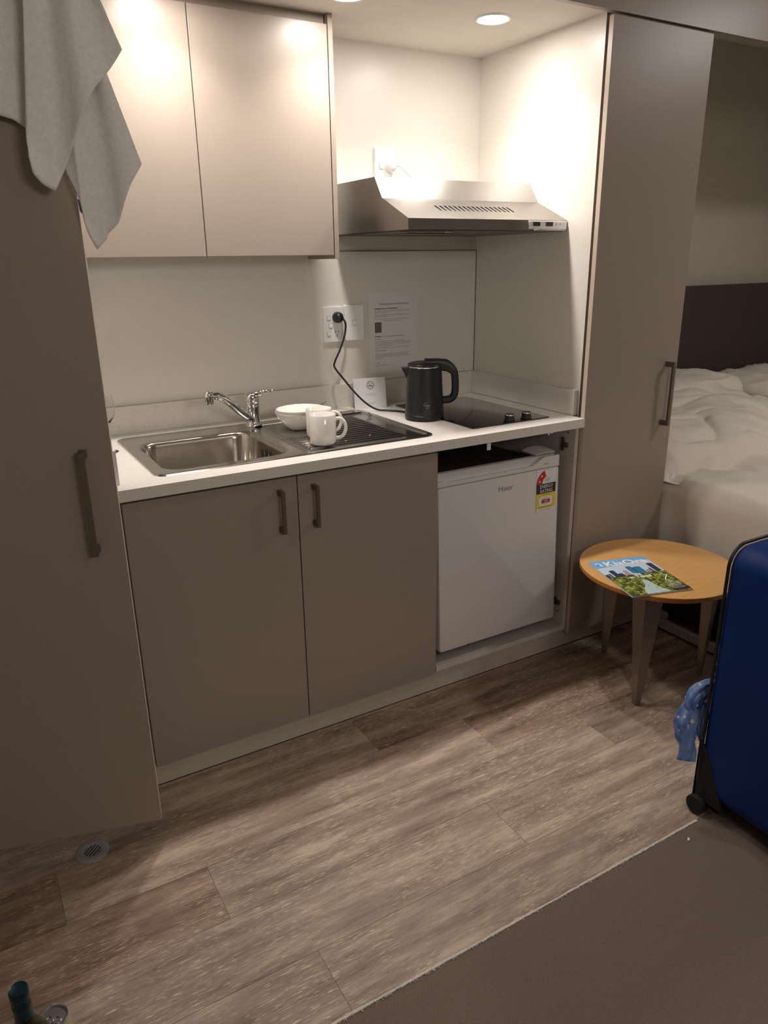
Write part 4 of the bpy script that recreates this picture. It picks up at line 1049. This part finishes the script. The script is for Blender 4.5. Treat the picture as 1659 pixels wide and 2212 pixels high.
MB().tube(smooth_path([(.86, -.818, .44), (.86, -.790, .43), (.80, -.785, .42), (.745, -.790, .40), (.735, -.818, .39)], 5), .008, 10).build('side_handle', black_pl, t, smooth=True)

t = thing('scarf', 'pale blue star-print scarf knotted to the handle of the blue suitcase', 'scarf', (.70, -.78, .30))
def swath(cs, name, seed):
    """cs: list of (centre, half width, half depth)"""
    pts = smooth_path([c[0] for c in cs], 10); nseg = len(pts)-1
    def ip(k, j):
        f_ = k/nseg*(len(cs)-1); i = min(int(f_), len(cs)-2); q_ = f_-i; q_ = q_*q_*(3-2*q_); return cs[i][j]*(1-q_)+cs[i+1][j]*q_
    loops = []; m = 40
    for k, p in enumerate(pts):
        tg = (pts[min(k+1, nseg)]-pts[max(0, k-1)]).normalized(); sde = tg.cross(fw).normalized(); nr = sde.cross(tg)
        a_, b_ = ip(k, 1), ip(k, 2); L_ = []
        for g in range(m):
            th = 2*math.pi*g/m; rp = 1+.20*math.sin(6*th+seed+k*.10)+.09*math.sin(13*th+k*.2)+.30*noise.noise(V((math.cos(th)*1.7, math.sin(th)*1.7+seed, k*.09)))
            L_.append(p+sde*a_*math.cos(th)*rp**.4+nr*b_*math.sin(th)*rp)
        loops.append(L_)
    MB().loft(loops, cap0=True, cap1=True).build(name, scarf_m, t, smooth=True, angle=180)
c3 = lambda x, y, z: V((x, y, z))
swath([(c3(.775, -.795, .362), .010, .008), (c3(.745, -.778, .348), .018, .014), (c3(.716, -.770, .326), .022, .016), (c3(.702, -.770, .302), .018, .014), (c3(.706, -.776, .286), .010, .010)], 'loop', 1)
swath([(c3(.752, -.776, .352), .008, .010), (c3(.735, -.768, .334), .020, .018), (c3(.730, -.768, .316), .020, .018), (c3(.728, -.776, .300), .008, .010)], 'knot', 3)
swath([(c3(.728, -.772, .306), .010, .009), (c3(.706, -.768, .285), .028, .015), (c3(.690, -.770, .258), .034, .016), (c3(.684, -.778, .228), .028, .014), (c3(.680, -.788, .200), .020, .011), (c3(.676, -.795, .176), .023, .009), (c3(.671, -.799, .158), .026, .007)], 'tail', 5)
swath([(c3(.735, -.785, .306), .010, .008), (c3(.724, -.792, .275), .015, .010), (c3(.717, -.798, .240), .013, .008), (c3(.716, -.803, .205), .006, .004)], 'short_tail', 8)
mb = MB(); ST = frame((.6885, -.7880, .266), ri2, up2)
star(mb, ST @ Matrix.Rotation(.3, 4, 'Z'), 0, 0, .0085, 0)
mb.build('printed_star', mat('star_cream', (214, 210, 192), .9), t, solid=.0006)

# ------------------------------------------------------------------ bottle, can, floor drain
bx_, by_ = -.917, -.735
t = thing('wine_bottle', 'green glass wine bottle with a teal screw cap in the bottom left corner', 'bottle', (bx_, by_, 0))
MB().lathe([(.0001, .012), (.025, .004), (.034, .001), (.037, .006), (.0372, .165), (.036, .182), (.031, .200), (.022, .216), (.0165, .226), (.0148, .238), (.0138, .262), (.0138, .296), (.0115, .296), (.0115, .262), (.0125, .238), (.0135, .224), (.020, .212), (.029, .197), (.0335, .180), (.0345, .165), (.0345, .010), (.0001, .014)], (bx_, by_, .0005), 40).build('glass', green_glass, t, smooth=True, angle=60)
MB().lathe([(.0142, .236), (.0148, .240), (.0150, .262), (.0154, .264), (.0154, .268), (.0150, .270), (.0150, .284), (.0155, .286), (.0152, .298), (.0140, .3005), (.0125, .3000), (.0001, .2995)], (bx_, by_, 0), 36).build('screw_cap', green_cap, t, smooth=True, angle=40)
cx_, cy_ = -.882, -.655
t = thing('drink_can', 'cream aluminium drink can standing beside the wine bottle', 'can', (cx_, cy_, 0))
MB().lathe([(.022, .001), (.024, .0), (.033, .008), (.033, .098), (.0315, .106), (.0278, .114), (.0272, .117)], (cx_, cy_, 0), 44, cap0=True).build('body', cream_can, t, smooth=True, angle=60)
li = MB().lathe([(.0280, .1150), (.0285, .1185), (.0272, .1200), (.0262, .1180), (.0250, .1135), (.0235, .1135), (.0225, .1150), (.0001, .1150)], (cx_, cy_, 0), 44).build('lid', can_alu, t, smooth=True, angle=40)
mb = MB(); mb.lathe([(.0055, .1160), (.0085, .1160), (.0085, .1172), (.0055, .1172), (.0055, .1160)], (cx_+.007, cy_-.006, 0), 20); mb.lathe([(.0035, .1158), (.0060, .1158), (.0060, .1170), (.0035, .1170), (.0035, .1158)], (cx_-.004, cy_+.003, 0), 20)
mb.build('ring_pull', can_alu, li, smooth=True, angle=40)

DX, DY = -.735, -.1265
t = thing('floor_drain', 'round grey floor drain under the open left cupboard door', 'drain', (DX, DY, 0))
MB().lathe([(.0205, .0), (.0205, .0030), (.022, .0036), (.037, .0034), (.0405, .0020), (.0410, .0002)], (DX, DY, 0), 48).build('flange', drain_m, t, smooth=True, angle=40)
MB().lathe([(.0001, .0004), (.0206, .0004)], (DX, DY, 0), 32).build('well', gap_m, t)
mb = MB(); da = math.radians(45)
du_, dv_ = V((math.cos(da), math.sin(da), 0)), V((-math.sin(da), math.cos(da), 0))
for k in (-2, -1, 0, 1, 2):
    o_ = k*.0078; hl = math.sqrt(max(0, .0203**2-(abs(o_)+.0012)**2)); c0 = V((DX, DY, .0018))+dv_*o_
    T = frame(c0, du_, dv_); mb.box((-hl, -.0013, -.0010), (hl, .0013, .0012), T=T)
mb.build('grate', drain_m, t)
